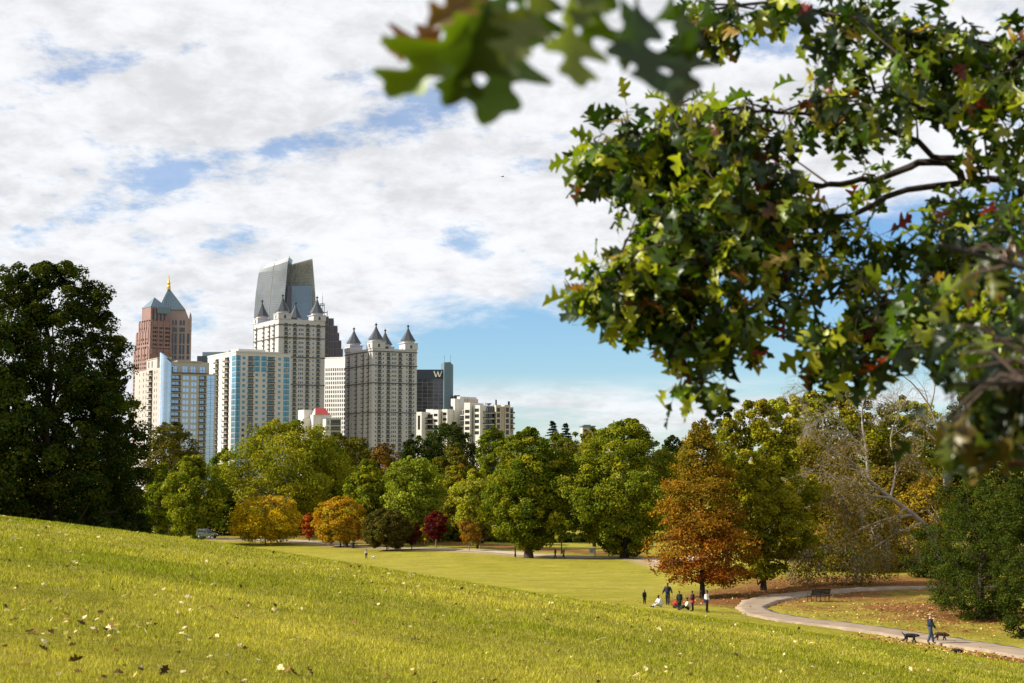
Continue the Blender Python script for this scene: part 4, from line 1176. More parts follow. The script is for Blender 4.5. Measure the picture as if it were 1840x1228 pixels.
def make_fallen():
    n = 3800
    y = np.exp(rng.uniform(math.log(9), math.log(75), n)); x = rng.uniform(-.42, .42, n) * y
    clus = wob(x, y, .5) + .8 * wob(x, y, 1.7); k = rng.uniform(size=n) < np.clip(.42 + .6 * clus, .07, 1); x, y = x[k], y[k]; n = len(x)
    s = rng.uniform(.04, .095, n) * (1 + .8 * rng.uniform(size=n) ** 4) * (1 + .3 * (y > 30)); u = rng.uniform(size=n)[:, None]
    c = np.where(u < .5, np.array([.62, .52, .30]), np.where(u < .8, np.array([.065, .036, .020]), np.array([.26, .15, .05]))) * rng.uniform(.7, 1.15, n)[:, None]
    curled_leaves('fallen_leaves', x, y, s, c, .018, 'pale and dark dry leaves scattered over the grass slope')
    # litter beside the path and under the trees
    xs, ys = [], []
    for pts, w, m in ((((1560, 1148), (1640, 1163), (1740, 1180), (1850, 1200)), 1.0, 1500), (((1420, 1095), (1560, 1105), (1700, 1120), (1830, 1140)), 3.5, 1300),
                      (((1300, 1080), (1400, 1068), (1480, 1058)), 4.0, 700), (((1620, 1090), (1680, 1095), (1760, 1110)), 3.0, 700)):
        q = resamp([gp(*p)[:2] for p in pts], 200)
        i = rng.integers(0, 200, m); xs.append(q[i, 0] + rng.normal(0, w, m)); ys.append(q[i, 1] + rng.normal(0, w * 1.2, m))
    x = np.concatenate(xs); y = np.concatenate(ys); d = dist_poly(x, y, path_c[::3]); k = (d > 1.9) | (rng.uniform(size=len(x)) < .03); x, y = x[k], y[k]; n = len(x)
    u = rng.uniform(size=n)[:, None]
    c = np.where(u < .55, np.array([.36, .19, .06]), np.where(u < .8, np.array([.55, .42, .16]), np.array([.10, .045, .02]))) * rng.uniform(.7, 1.2, n)[:, None]
    curled_leaves('fallen_leaves', x, y, rng.uniform(.10, .22, n), c, .03, 'brown and orange leaf litter beside the curving footpath')
make_fallen()

# ------------------------------------------------------------------ trees
PROF = {'round': [(0.0, .30), (.15, .62), (.3, .9), (.5, 1), (.7, .92), (.85, .68), (.95, .38), (1, .12)],
        'oval': [(0, .35), (.12, .7), (.28, .93), (.45, 1), (.62, .9), (.78, .68), (.9, .42), (1, .1)],
        'cone': [(0, .75), (.08, .95), (.2, 1), (.38, .84), (.55, .66), (.72, .46), (.88, .24), (1, .03)],
        'spread': [(0, .35), (.2, .8), (.4, 1), (.6, .97), (.78, .75), (.9, .5), (1, .2)],
        'ball': [(0, .55), (.15, .85), (.35, 1), (.6, .95), (.8, .74), (.93, .45), (1, .15)],
        'dome': [(0, .95), (.3, .98), (.52, .92), (.7, .83), (.85, .70), (.95, .52), (1, .3)],
        'shoulder': [(0, .72), (.1, .95), (.22, 1), (.4, .86), (.55, .76), (.70, .55), (.82, .40), (.92, .22), (1, .05)],
        'column': [(0, .6), (.2, .95), (.5, 1), (.75, .8), (.9, .5), (1, .1)]}

def leafquads(C, Nv, size, aspect=.62):
    n = len(C); r = rng.normal(size=(n, 3))
    t = np.cross(Nv, r); t /= np.linalg.norm(t, axis=1)[:, None] + 1e-9
    b = np.cross(Nv, t)
    L = (size * .5)[:, None]; W = L * aspect
    V = np.stack([C - t * L, C + b * W + t * L * .1, C + t * L, C - b * W + t * L * .1], 1)
    return V

def crown(H, zb, W, kind, n_clump, n_leaf, size, pal, lump=.22, flat=.8, rc=(.085, .15), shell=.35, droop=0.0, sx=1.0, lobes=0, asym=0.0):
    """leaf clumps through an uneven envelope; returns vertices, faces, colours, clump centres"""
    prof = np.array(PROF[kind]); R = W / 2
    ph = rng.uniform(0, 6.28, 10); kk = rng.integers(1, 5, 10); kz = rng.uniform(2, 9, 10)
    # area-weighted height
    q = rng.uniform(0, 1, n_clump * 6); rad = np.interp(q, prof[:, 0], prof[:, 1])
    keep = rng.uniform(size=len(q)) < (rad + .15) / 1.15; q, rad = q[keep][:n_clump], rad[keep][:n_clump]
    n = len(q); a = rng.uniform(0, 2 * PI, n)
    lum = np.zeros(n)
    for i in range(10): lum += np.sin(kk[i] * a + kz[i] * q * 2.2 + ph[i]) / 3.2
    rr = rad * R * (1 + lump * lum) * (shell + (1 - shell) * rng.uniform(0, 1, n) ** .6)
    z = zb + q * (H - zb) * (1 + .05 * lump * lum) - droop * rr
    C = np.stack([np.cos(a) * rr * sx + asym * q * R, np.sin(a) * rr, z], 1)
    rcl = W * rng.uniform(rc[0], rc[1], n) * (.6 + .5 * rad)
    rcl = np.minimum(rcl, (H - z) * .6 + W * .03)
    m = max(1, n_leaf // n)
    d = rng.normal(size=(n, m, 3)); d /= np.linalg.norm(d, axis=2)[..., None]
    d[..., 2] = np.where(rng.uniform(size=(n, m)) < .35, np.abs(d[..., 2]), d[..., 2])
    rad_ = .35 + .65 * np.sqrt(rng.uniform(size=(n, m)))
    P = C[:, None] + d * (rad_ * rcl[:, None])[..., None] * np.array([1, 1, flat])
    out = np.stack([C[:, 0], C[:, 1], (C[:, 2] - zb - .4 * (H - zb)) * .6], 1); out /= np.linalg.norm(out, axis=1)[:, None] + 1e-6
    Nv = d * .7 + out[:, None] * .35 + rng.normal(size=d.shape) * .55 + np.array([0, 0, .25])
    Nv /= np.linalg.norm(Nv, axis=2)[..., None]
    pal = np.array(pal, float)
    ci = rng.integers(0, len(pal), n); base = pal[ci]
    base = .6 * base + .4 * pal[rng.integers(0, len(pal), n)]
    c = base[:, None] * rng.uniform(.72, 1.32, (n, m))[..., None] + rng.normal(0, .008, (n, m, 3))
    hop = rng.uniform(size=(n, m)) < .15
    c[hop] = pal[rng.integers(0, len(pal), hop.sum())]
    sz = size * rng.uniform(.6, 1.35, n * m)
    V = leafquads(P.reshape(-1, 3), Nv.reshape(-1, 3), sz)
    col = np.repeat(np.clip(c.reshape(-1, 3), .004, .9), 4, 0)
    Fc = np.arange(4 * n * m).reshape(-1, 4)
    return V.reshape(-1, 3), Fc, col, C

def tubes(polys, sides=6):
    """polylines with radii -> one mesh"""
    V, Fc = [], []; b = 0
    for P, r in polys:
        P = np.asarray(P, float); r = np.asarray(r, float); n = len(P)
        s = sides if r[0] > .05 else max(3, sides - 2)
        T = np.gradient(P, axis=0); T /= np.linalg.norm(T, axis=1)[:, None] + 1e-9
        ref = np.where(np.abs(T[:, 2:3]) < .9, np.array([[0, 0, 1.]]), np.array([[1., 0, 0]]))
        X = np.cross(T, ref); X /= np.linalg.norm(X, axis=1)[:, None] + 1e-9; Yv = np.cross(T, X)
        a = 2 * PI * np.arange(s) / s
        ring = P[:, None] + r[:, None, None] * (np.cos(a)[None, :, None] * X[:, None] + np.sin(a)[None, :, None] * Yv[:, None])
        V.append(ring.reshape(-1, 3))
        i = np.arange(n - 1)[:, None] * s + np.arange(s)[None]; j = np.arange(n - 1)[:, None] * s + (np.arange(s)[None] + 1) % s
        Fc.append((np.stack([i, j, j + s, i + s], -1) + b).reshape(-1, 4)); b += n * s
    return np.concatenate(V), np.concatenate(Fc)

def trunk_polys(H, zb, W, C, r0, top=.72, limbs=14, lean=(0, 0)):
    n = 9; q = np.linspace(0, 1, n); ht = zb + (H - zb) * top
    wx = np.cumsum(rng.normal(0, .01 * H, n)) * q; wy = np.cumsum(rng.normal(0, .01 * H, n)) * q
    P = np.stack([wx + lean[0] * q, wy + lean[1] * q, q * ht - .3 * (q == 0)], 1); r = r0 * (1 - .82 * q); r[0] *= 1.55; r[1] *= 1.05
    out = [(P, r)]
    if len(C):
        for i in rng.choice(len(C), min(limbs, len(C)), replace=False):
            c = C[i]; zz = np.clip(zb * .8 + (c[2] - zb) * .55, zb * .7, ht * .95); k = zz / ht
            s = np.array([np.interp(k, q, P[:, 0]), np.interp(k, q, P[:, 1]), zz])
            mid = s * .45 + c * .55 + np.array([0, 0, -.04 * H + .02 * H * rng.normal()]) + rng.normal(0, .015 * H, 3)
            rs = np.interp(k, q, r) * .5
            out.append((np.array([s, (s + mid) / 2 + rng.normal(0, .008 * H, 3), mid, (mid + c) / 2, c]), rs * np.array([1, .8, .55, .35, .15])))
    return out

LIVE = []
def tree(name, label, px, D=None, base=None, top=None, width=100, kind='round', pal=None, clear=.12, nc=130, nl=16000, size=None, bark='bark', group=None, yaw=None, **kw):
    """one tree standing where the photo shows it; sizes are measured off the photo at its distance"""
    if D is None: p = gp(px, base)
    else:
        t, _ = ts(px, 950); p = np.array([t * D, D, float(ground(t * D, D))])
    _, s = ts(px, top); H = ZC + s * p[1] - p[2]; W = width / F * p[1]
    if size is None: size = max(.30, p[1] * .0017)
    nl = int(nl * 1.5); nc = int(nc * (1.35 if p[1] < 350 else 1.9))
    trunk_r = kw.pop('tr', .0115 * H + .02); limbs = kw.pop('limbs', 14); topq = kw.pop('topq', .72)
    zb = H * clear
    V, Fc, col, C = crown(H - .04 * W, zb, W * .90, kind, nc, nl, size, pal, **kw)
    root = empty(name, p); tag(root, label, 'tree', group)
    cr = link('crown', npmesh('crown', V, Fc, M['leaf'], col), root)
    tv, tf = tubes(trunk_polys(H, zb, W, C, trunk_r, topq, limbs))
    link('trunk', npmesh('trunk', tv, tf, M[bark], smooth=True), root)
    LIVE.append((root, H, W))
    return root

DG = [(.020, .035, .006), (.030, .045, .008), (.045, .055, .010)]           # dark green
MG = [(.080, .112, .008), (.120, .150, .011), (.175, .195, .014), (.055, .078, .007)]
YG = [(.19, .20, .013), (.265, .255, .015), (.33, .29, .02), (.12, .142, .010)]
OL = [(.085, .08, .010), (.125, .105, .012), (.06, .062, .008)]
YE = [(.58, .40, .012), (.68, .45, .015), (.42, .34, .014), (.26, .24, .012)]
OR = [(.30, .11, .012), (.36, .15, .015), (.22, .07, .010)]
RD = [(.11, .015, .012), (.15, .026, .015), (.07, .012, .010)]
OB = [(.16, .10, .015), (.20, .11, .016), (.10, .075, .014)]
# ------------------------------------------------------------------ people and animals (grown from joint skeletons)
RG = 1.14
def skin_mesh(name, nodes_, edges, mats, root_i=0, sub=1):
    me = bpy.data.meshes.new(name); me.from_pydata([tuple(p) for p, r in nodes_], edges, [])
    o = bpy.data.objects.new('tmp', me); COL.objects.link(o)
    sk = o.modifiers.new('s', 'SKIN'); sk.use_smooth_shade = True
    if not me.skin_vertices: me.skin_vertices.new()
    for i, (p, r) in enumerate(nodes_):
        sv = me.skin_vertices[0].data[i]; r = r * RG; sv.radius = (r, r) if not isinstance(r, tuple) else r; sv.use_root = (i == root_i)
    if sub: m = o.modifiers.new('d', 'SUBSURF'); m.levels = sub; m.render_levels = sub
    dg = bpy.context.evaluated_depsgraph_get(); dg.update()
    out = bpy.data.meshes.new_from_object(o.evaluated_get(dg)); out.name = name
    bpy.data.objects.remove(o); bpy.data.meshes.remove(me)
    out.materials.clear()
    for m in mats: out.materials.append(m)
    for p in out.polygons: p.use_smooth = True
    return out

_cm = {}
def cmat(c, rough=.85):
    k = tuple(c) + (rough,)
    if k not in _cm: _cm[k] = mat('cloth' if rough > .7 else 'skin', c, rough, .12, 9)
    return _cm[k]

SKIN_D, SKIN_L = (.12, .065, .042), (.46, .27, .19)

def person(label, pos, H, yaw, pose, shirt, trousers, skin=SKIN_D, hair=(.012, .010, .010), shoes=(.02, .02, .022), long_coat=False, skirt=None, sleeves=None, extras=None, child=False):
    root = empty('person', pos, yaw); tag(root, label, 'person')
    k = H / 1.75
    P = {n: np.array(v, float) for n, v in pose.items()}
    v = lambda n: P[n] * k
    R = {'pelvis': .125, 'waist': .115, 'chest': .135, 'up': .12, 'neck': .052, 'jaw': .068, 'head': .088, 'crown': .070, 'sl': .058, 'sr': .058, 'el': .040, 'er': .040, 'wl': .029, 'wr': .029, 'hl': .030, 'hr': .030,
         'pl': .088, 'pr': .088, 'kl': .056, 'kr': .056, 'al': .038, 'ar': .038, 'tl': .036, 'tr': .036}
    order = list(R)
    E = [('pelvis', 'waist'), ('waist', 'chest'), ('chest', 'up'), ('up', 'neck'), ('neck', 'jaw'), ('jaw', 'head'), ('head', 'crown'), ('up', 'sl'), ('up', 'sr'), ('sl', 'el'), ('sr', 'er'), ('el', 'wl'), ('er', 'wr'), ('wl', 'hl'), ('wr', 'hr'),
         ('pelvis', 'pl'), ('pelvis', 'pr'), ('pl', 'kl'), ('pr', 'kr'), ('kl', 'al'), ('kr', 'ar'), ('al', 'tl'), ('ar', 'tr')]
    nd = [(v(n), R[n] * k) for n in order]; ed = [(order.index(a), order.index(b)) for a, b in E]
    # nose and fingers
    fwd = P['jaw'] - P['neck']; face = np.array([1, 0, 0.])
    if 'face' in P: face = P['face'] / np.linalg.norm(P['face'])
    nd.append((v('head') + face * .105 * k + np.array([0, 0, -.03 * k]), .013 * k)); ed.append((order.index('head'), len(nd) - 1))
    for h, w in (('hl', 'wl'), ('hr', 'wr')):
        d = P[h] - P[w]; d /= np.linalg.norm(d); s = np.cross(d, [0, 1, .2]); s /= np.linalg.norm(s) + 1e-9
        for j, (off, ln) in enumerate(((-.028, .075), (-.010, .09), (.010, .085), (.028, .065))):
            b = len(nd); m_ = v(h) + (d * ln * .55 + s * off * 1.1) * k; nd.append((m_, .009 * k)); nd.append((m_ + (d * ln * .4 + np.cross(d, s) * .02) * k, .008 * k)); ed += [(order.index(h), b), (b, b + 1)]
        b = len(nd); nd.append((v(h) + (d * .02 + s * -.055) * k, .010 * k)); ed.append((order.index(h), b))
    body = link('body', skin_mesh('body', nd, ed, [cmat(skin, .6)]), root)
    def garment(name, names, edges, grow, col, ends=()):
        n2 = [(v(n), (R[n] + grow) * k) for n in names]; e2 = [(names.index(a), names.index(b)) for a, b in edges]
        return link(name, skin_mesh(name, n2, e2, [cmat(col)]), root)
    tn = ['chest', 'pelvis', 'waist', 'up', 'sl', 'sr', 'el', 'er', 'wl', 'wr']
    garment('jacket' if long_coat else 'shirt', tn, [('pelvis', 'waist'), ('waist', 'chest'), ('chest', 'up'), ('up', 'sl'), ('up', 'sr'), ('sl', 'el'), ('sr', 'er'), ('el', 'wl'), ('er', 'wr')], .034, shirt)
    if sleeves:
        for s in 'lr': garment('sleeve', ['s' + s, 'e' + s, 'w' + s], [('s' + s, 'e' + s), ('e' + s, 'w' + s)], .028, sleeves)
    garment('trousers', ['pelvis', 'pl', 'pr', 'kl', 'kr', 'al', 'ar', 'waist'], [('waist', 'pelvis'), ('pelvis', 'pl'), ('pelvis', 'pr'), ('pl', 'kl'), ('pr', 'kr'), ('kl', 'al'), ('kr', 'ar')], .022, trousers)
    for s in 'lr':
        n2 = [(v('a' + s) + np.array([0, 0, -.03 * k]), .050 * k), ((v('a' + s) + v('t' + s)) / 2, .048 * k), (v('t' + s), .042 * k)]
        link('shoe', skin_mesh('shoe', n2, [(0, 1), (1, 2)], [cmat(shoes)]), root)
    if skirt or long_coat:
        b = MB(); c0, c1 = v('waist'), (v('kl') + v('kr')) / 2 + np.array([0, 0, (.25 if skirt else .12) * k])
        rings = []
        for q in np.linspace(0, 1, 6):
            c = c0 * (1 - q) + c1 * q; r = (.135 + (.10 if skirt else .055) * q) * k
            rings.append([(c[0] + r * .85 * math.cos(a), c[1] + r * 1.1 * math.sin(a) * (1 + .06 * math.sin(5 * a)), c[2]) for a in np.linspace(0, 2 * PI, 17)[:-1]])
        b.loft(rings); link('skirt' if skirt else 'coat_skirt', b.mesh('skirt', cmat(skirt or shirt), smooth=True), root)
    # hair: a cap over the back and top of the head
    hc = (v('head') + v('crown')) / 2; b = MB(); rings = []
    back = -face
    for th in np.linspace(.08, 1.5, 7):
        rings.append([hc + k * .106 * (np.array([math.sin(th) * math.cos(a), math.sin(th) * math.sin(a) * .92, math.cos(th) * 1.0]) + back * .16 * math.sin(th)) for a in np.linspace(0, 2 * PI, 17)[:-1]])
    b.loft(rings); hm = b.mesh('hair', cmat(hair), smooth=True); link('hair', hm, root)
    if extras: extras(root, v, k)
    return root

def stand(stride=.12, arm='down', lean=0.0, turn=0.0):
    p = {'pelvis': (0, 0, .95), 'waist': (.01 + lean * .3, 0, 1.08), 'chest': (.02 + lean * .6, 0, 1.24), 'up': (.01 + lean, 0, 1.40), 'neck': (.02 + lean, 0, 1.49), 'jaw': (.05 + lean, 0, 1.56), 'head': (.045 + lean, 0, 1.63), 'crown': (.035 + lean, 0, 1.70),
         'sl': (lean, .175, 1.41), 'sr': (lean, -.175, 1.41), 'pl': (0, .09, .88), 'pr': (0, -.09, .88),
         'kl': (stride * .6 + .02, .10, .49), 'kr': (-stride * .35 + .03, -.10, .49), 'al': (stride, .10, .085), 'ar': (-stride * 1.0, -.10, .085 + stride * .12), 'tl': (stride + .17, .12, .04), 'tr': (-stride * 1.0 + .16, -.12, .04 + stride * .05)}
    a = {'down': ((.0, .23, 1.13), (.06, .24, .88), (.09, .24, .80)), 'front': ((.02, .23, 1.13), (.24, .15, 1.06), (.31, .12, 1.07)), 'swing': ((.10, .23, 1.14), (.26, .22, .95), (.32, .21, .89)), 'back': ((-.10, .23, 1.14), (-.16, .24, .90), (-.17, .24, .81)), 'out': ((.02, .30, 1.17), (.12, .38, .97), (.15, .40, .90)), 'face': ((.08, .24, 1.18), (.22, .10, 1.36), (.20, .06, 1.44))}
    al, ar = (arm, arm) if isinstance(arm, str) else arm
    for s, nm, sg in (('l', al, 1), ('r', ar, -1)):
        for j, q in zip('ewh', a[nm]): p[j + s] = (q[0] + lean * .8, q[1] * sg, q[2])
    return p
def sit(knee=.38, lean=.12, recline=False):
    b = -.22 if recline else lean
    return {'pelvis': (0, 0, .13), 'waist': (b * .3, 0, .27), 'chest': (b * .7, 0, .43), 'up': (b, 0, .58), 'neck': (b + .02, 0, .67), 'jaw': (b + .06, 0, .735), 'head': (b + .06, 0, .80), 'crown': (b + .05, 0, .875), 'sl': (b, .175, .585), 'sr': (b, -.175, .585),
            'el': (b + (.12 if not recline else -.10), .24, .36), 'er': (b + (.12 if not recline else -.10), -.24, .36), 'wl': ((.34, .16, .33) if not recline else (-.36, .26, .10)), 'wr': ((.34, -.16, .33) if not recline else (-.36, -.26, .10)),
            'hl': ((.41, .12, .33) if not recline else (-.40, .28, .045)), 'hr': ((.41, -.12, .33) if not recline else (-.40, -.28, .045)),
            'pl': (.03, .10, .12), 'pr': (.03, -.10, .12), 'kl': (.42, .16, knee), 'kr': (.42, -.16, knee * .85), 'al': (.66, .13, .085), 'ar': (.70, -.13, .085), 'tl': (.82, .15, .07), 'tr': (.86, -.15, .07)}

def ht(px_h, pos): return px_h / F * pos[1]
WHITE = (.72, .72, .70)
def shoulder_bag(col):
    def f(root, v, k):
        b = MB(); c = v('pelvis') + np.array([-.03, .24, .06]) * k; c = c + np.array([-.10, 0, 0])
        rings = []
        for q, w in ((-.26, .07), (-.22, .11), (0, .13), (.18, .12), (.24, .09)):
            rings.append([(c[0] + w * 1.1 * k * math.cos(a), c[1] + .055 * k * math.sin(a), c[2] + q * k) for a in np.linspace(0, 2 * PI, 13)[:-1]])
        b.loft(rings)
        b.bar(c + np.array([0, 0, .22 * k]), v('sl') + np.array([.02, .03, .05 * k]), .018 * k)
        o = link('handbag', b.mesh('handbag', cmat(col), smooth=True), None)
        o.location = root.location; o.rotation_euler = root.rotation_euler
        tag(o, 'deep blue shoulder bag hanging at the side of the person in the white shirt', 'bag')
    return f

g = gp(1158, 1086); person('person in a long dark coat and dark cap standing alone left of the picnic group', g, ht(25, g), R_(-62), stand(.03, 'down'), (.012, .013, .022), (.015, .015, .02), long_coat=True)
g = gp(1188, 1091.5); person('person in a white top sitting on the grass, leftmost of those seated', g, 1.70, R_(200), sit(.30, .18), WHITE, (.55, .54, .52), hair=(.05, .02, .015))
g = gp(1200, 1088); person('person in a navy top with dark red sleeves walking towards the seated group', g, ht(39, g), R_(-110), stand(.10, ('out', 'out')), (.014, .015, .028), (.014, .015, .024), sleeves=(.12, .015, .018), hair=(.07, .02, .015))
g = gp(1211, 1093.5); person('person in a bright red top and dark trousers sitting low on the grass', g, 1.65, R_(-30), sit(.22, .25), (.42, .035, .02), (.012, .012, .014), hair=(.03, .012, .010))
g = gp(1221, 1095.5); person('person in a dark green jacket standing with back turned among the picnic group', g, ht(32, g), R_(80), stand(.04, 'down'), (.012, .030, .016), (.012, .014, .014), long_coat=True)
g = gp(1238, 1097); person('person in a cream top and dark trousers sitting with knees up on the grass', g, 1.70, R_(185), sit(.40, .08), (.66, .60, .45), (.02, .02, .02))
g = gp(1245, 1099); person('person in a maroon top and red skirt standing over the seated group', g, ht(36, g), R_(170), stand(.03, 'front'), (.06, .008, .016), (.018, .012, .012), skirt=(.36, .03, .022), hair=(.06, .015, .012))
g = gp(1270, 1101); person('person in a white shirt and black trousers standing beside the orange cypress', g, ht(39, g), R_(-10), stand(.04, ('down', 'front')), WHITE, (.012, .012, .014), extras=shoulder_bag((.03, .022, .14)))
gw = gp(1672, 1158); WALK = person('person in a navy jacket and jeans walking two dogs on the footpath', gw, ht(53, gw), R_(0), stand(.20, ('down', 'swing')), (.016, .022, .045), (.045, .07, .11), skin=SKIN_L, hair=(.30, .25, .20), shoes=(.20, .05, .03))
g = gp(658, 1004); person('person in a pale pink shirt and dark trousers standing alone on the far lawn', g, ht(16.5, g), R_(-70), stand(.10, 'down'), (.68, .52, .60), (.02, .02, .03), skin=SKIN_D)
g = gp(998, 1004); person('person in dark clothes walking on the track, left one of the two walkers', g, ht(19, g), R_(190), stand(.18, ('swing', 'back')), (.03, .032, .035), (.02, .02, .022), skin=SKIN_L)
g = gp(1013, 1005); person('person in a green top and white cap, right one of the two walkers', g, ht(19.5, g), R_(185), stand(.22, ('face', 'swing')), (.06, .15, .06), (.02, .02, .024), skin=SKIN_L, hair=(.6, .58, .5))
g = gp(556, 971); person('tiny person in a white top on the track below the small orange-red tree', g, ht(13, g), R_(200), stand(.15, 'down'), WHITE, (.03, .03, .035), skin=SKIN_L)

def dog(label, pos, L, yaw, col, tail_up=True, head=.58, curly=False, harness=None, legs=None):
    """L is the length from nose to rump in metres"""
    root = empty('dog', pos, yaw); tag(root, label, 'dog'); k = L / 1.0
    S = legs or (.14, -.10, -.20, .12)
    N = [((-.02, 0, .50), .105), ((.18, 0, .50), .125), ((.27, 0, .54), .105), ((.38, 0, head + .02), .075), ((.47, 0, head + .05), .070), ((.55, 0, head + .01), .045), ((.63, 0, head - .03), .032),
         ((-.22, 0, .53), .095), ((-.33, 0, .53), .085)]
    E = [(0, 1), (1, 2), (2, 3), (3, 4), (4, 5), (5, 6), (0, 7), (7, 8)]
    def add(p, r, par): N.append((p, r)); E.append((par, len(N) - 1)); return len(N) - 1
    for sg, s in ((1, S[0]), (-1, S[1])):
        a = add((.24, .07 * sg, .42), .058, 1); a = add((.22 + s * .45, .075 * sg, .25), .035, a); a = add((.24 + s * .8, .075 * sg, .13), .026, a); a = add((.25 + s, .075 * sg, .025), .028, a); add((.30 + s, .075 * sg, .018), .024, a)
    for sg, s in ((1, S[2]), (-1, S[3])):
        a = add((-.30, .075 * sg, .43), .075, 8); a = add((-.24 + s * .3, .08 * sg, .29), .050, a); a = add((-.37 + s * .75, .08 * sg, .17), .030, a); a = add((-.33 + s, .08 * sg, .028), .026, a); add((-.27 + s, .08 * sg, .018), .024, a)
    t = add((-.40, 0, .57), .035, 8); t = add((-.50, 0, .66 if tail_up else .48), .022, t); add((-.57, 0, .80 if tail_up else .34), .014, t)
    for sg in (1, -1):
        e = add((.45, .055 * sg, head + .09), .026, 4); add((.45, .085 * sg, head + .02), .018, e)
    N = [(np.array(p) * k, r * k * (1.5 if curly else 1.30)) for p, r in N]
    link('body', skin_mesh('body', N, E, [mat('fur', col, .8, .25, 14, bump=.4)]), root)
    for i, r in ((3, .082),):
        b = MB(); c = N[i][0]; d = N[4][0] - N[2][0]; d /= np.linalg.norm(d); x = np.array([0, 1., 0]); y = np.cross(d, x)
        rr = (N[i][1] + .012 * k)
        b.loft([[c + d * q * k + rr * (math.cos(a) * x + math.sin(a) * y) for a in np.linspace(0, 2 * PI, 13)[:-1]] for q in (-.02, .02)]); link('collar', b.mesh('collar', cmat(harness or (.2, .03, .02))), root)
    return root
gd = gp(1636, 1156.5); D1 = dog('black dog with raised tail trotting on the footpath behind the walker', gd, 26 / F * gd[1], R_(-8), (.012, .011, .012), True, .50, harness=(.30, .22, .16))
gb = gp(1691, 1152.5); D2 = dog('dark brown dog walking on the far side of the person on the footpath', gb, 24 / F * gb[1], R_(-12), (.045, .020, .012), False, .44)
g = gp(671, 1004.5); dog('small white dog near the person on the far lawn', g, .72, R_(0), (.62, .58, .52), False, .50, curly=True)
def leash(a, b, name, label):
    a = np.array(a); b = np.array(b); P = np.array([a * (1 - q) + b * q - [0, 0, .35 * q * (1 - q)] for q in np.linspace(0, 1, 9)])
    v, f = tubes([(P, np.full(9, .010))], 5); o = link(name, npmesh(name, v, f, M['dark_frame'])); tag(o, label, 'leash')
k = ht(53, gw) / 1.75
leash(gw + np.array([.32, .21, .90]) * k, gb + np.array([.30, 0, .42]), 'leash', 'thin dark leash from the walker to the brown dog')
leash(gw + np.array([.09, -.24, .80]) * k, gd + np.array([.40, -.05, .50]), 'leash', 'thin dark leash from the walker to the black dog')

# ------------------------------------------------------------------ street furniture and vehicle
def bench():
    p = gp(1470, 1081); root = empty('park_bench', p, R_(28)); tag(root, 'dark slatted park bench with backrest beside the bend of the footpath', 'bench')
    W = 44 / F * p[1] * .98
    wood = mat('dark_wood', (.030, .024, .018), .8, .25, 4); iron = mat('dark_iron', (.02, .02, .022), .5, .1, 4)
    b = MB()
    for i in range(4): b.box(-W / 2, W / 2, -.25 + i * .125, -.15 + i * .125, .43, .47)
    link('seat', b.mesh('seat', wood), root)
    b = MB()
    for i in range(4):
        z = .54 + i * .11; y = -.29 - i * .035; b.hexa([(-W / 2, y, z), (W / 2, y, z), (W / 2, y + .03, z), (-W / 2, y + .03, z), (-W / 2, y - .03, z + .095), (W / 2, y - .03, z + .095), (W / 2, y, z + .095), (-W / 2, y, z + .095)])
    link('backrest', b.mesh('backrest', wood), root)
    for x in (-W / 2 + .08, 0, W / 2 - .08):
        b = MB(); b.bar((x, .20, -.05), (x, .20, .428), .03, 6); b.bar((x, -.25, -.05), (x, -.27, .5), .03, 6); b.bar((x, -.27, .5), (x, -.43, .96), .022, 6); b.bar((x, -.26, .405), (x, .22, .405), .022, 6)
        link('leg', b.mesh('leg', iron), root)
    for x in (-W / 2 + .06, W / 2 - .06):
        b = MB(); b.bar((x, -.33, .68), (x, .22, .66), .025, 6); b.bar((x, .22, .66), (x, .22, .43), .02, 6); link('armrest', b.mesh('armrest', iron), root)
bench()

def bag():
    p = gp(1719, 1173); root = empty('bag', p, R_(12)); tag(root, 'small black bag lying on the leaves beside the footpath', 'bag'); k = 20 / F * p[1]
    b = MB(); rings = []
    for q, w, d in ((0, .46, .26), (.08, .5, .28), (.22, .48, .25), (.30, .40, .16)):
        rings.append([(k * w * np.sign(math.cos(a)) * abs(math.cos(a)) ** .5, k * d * np.sign(math.sin(a)) * abs(math.sin(a)) ** .5, k * q) for a in np.linspace(0, 2 * PI, 17)[:-1]])
    b.loft(rings); link('pouch', b.mesh('pouch', cmat((.012, .012, .016)), smooth=True), root)
    P = np.array([(k * .3 * math.cos(a), 0, k * (.28 + .14 * math.sin(a))) for a in np.linspace(0, PI, 9)]); v, f = tubes([(P, np.full(9, .012))], 5); link('handle', npmesh('handle', v, f, cmat((.02, .02, .02))), root)
bag()

def bin_(label, px, base, hpx, col):
    p = gp(px, base); h = hpx / F * p[1]; r = h * .30; root = empty('litter_bin', p); tag(root, label, 'bin', 'litter bins under the trees')
    b = MB(); b.lathe(0, 0, [(r * .82, 0), (r * .85, .03), (r, h * .80)], 14); link('drum', b.mesh('drum', mat('bin_metal', col, .6, .15, 3)), root)
    b = MB(); b.lathe(0, 0, [(r * 1.08, h * .80 + .003), (r * 1.08, h * .86), (r * .75, h * .96), (r * .2, h)], 14); link('lid', b.mesh('lid', mat('bin_lid', tuple(c * .7 for c in col), .5, .1, 3)), root)
bin_('dark round litter bin under the orange-gold tree, left one of the two', 623, 984.5, 9, (.02, .022, .022))
bin_('dark round litter bin under the orange-gold tree, right one of the two', 634, 985.5, 11, (.02, .022, .022))
bin_('dark green litter bin under the left edge of the orange-gold tree', 581, 976, 9, (.015, .045, .025))

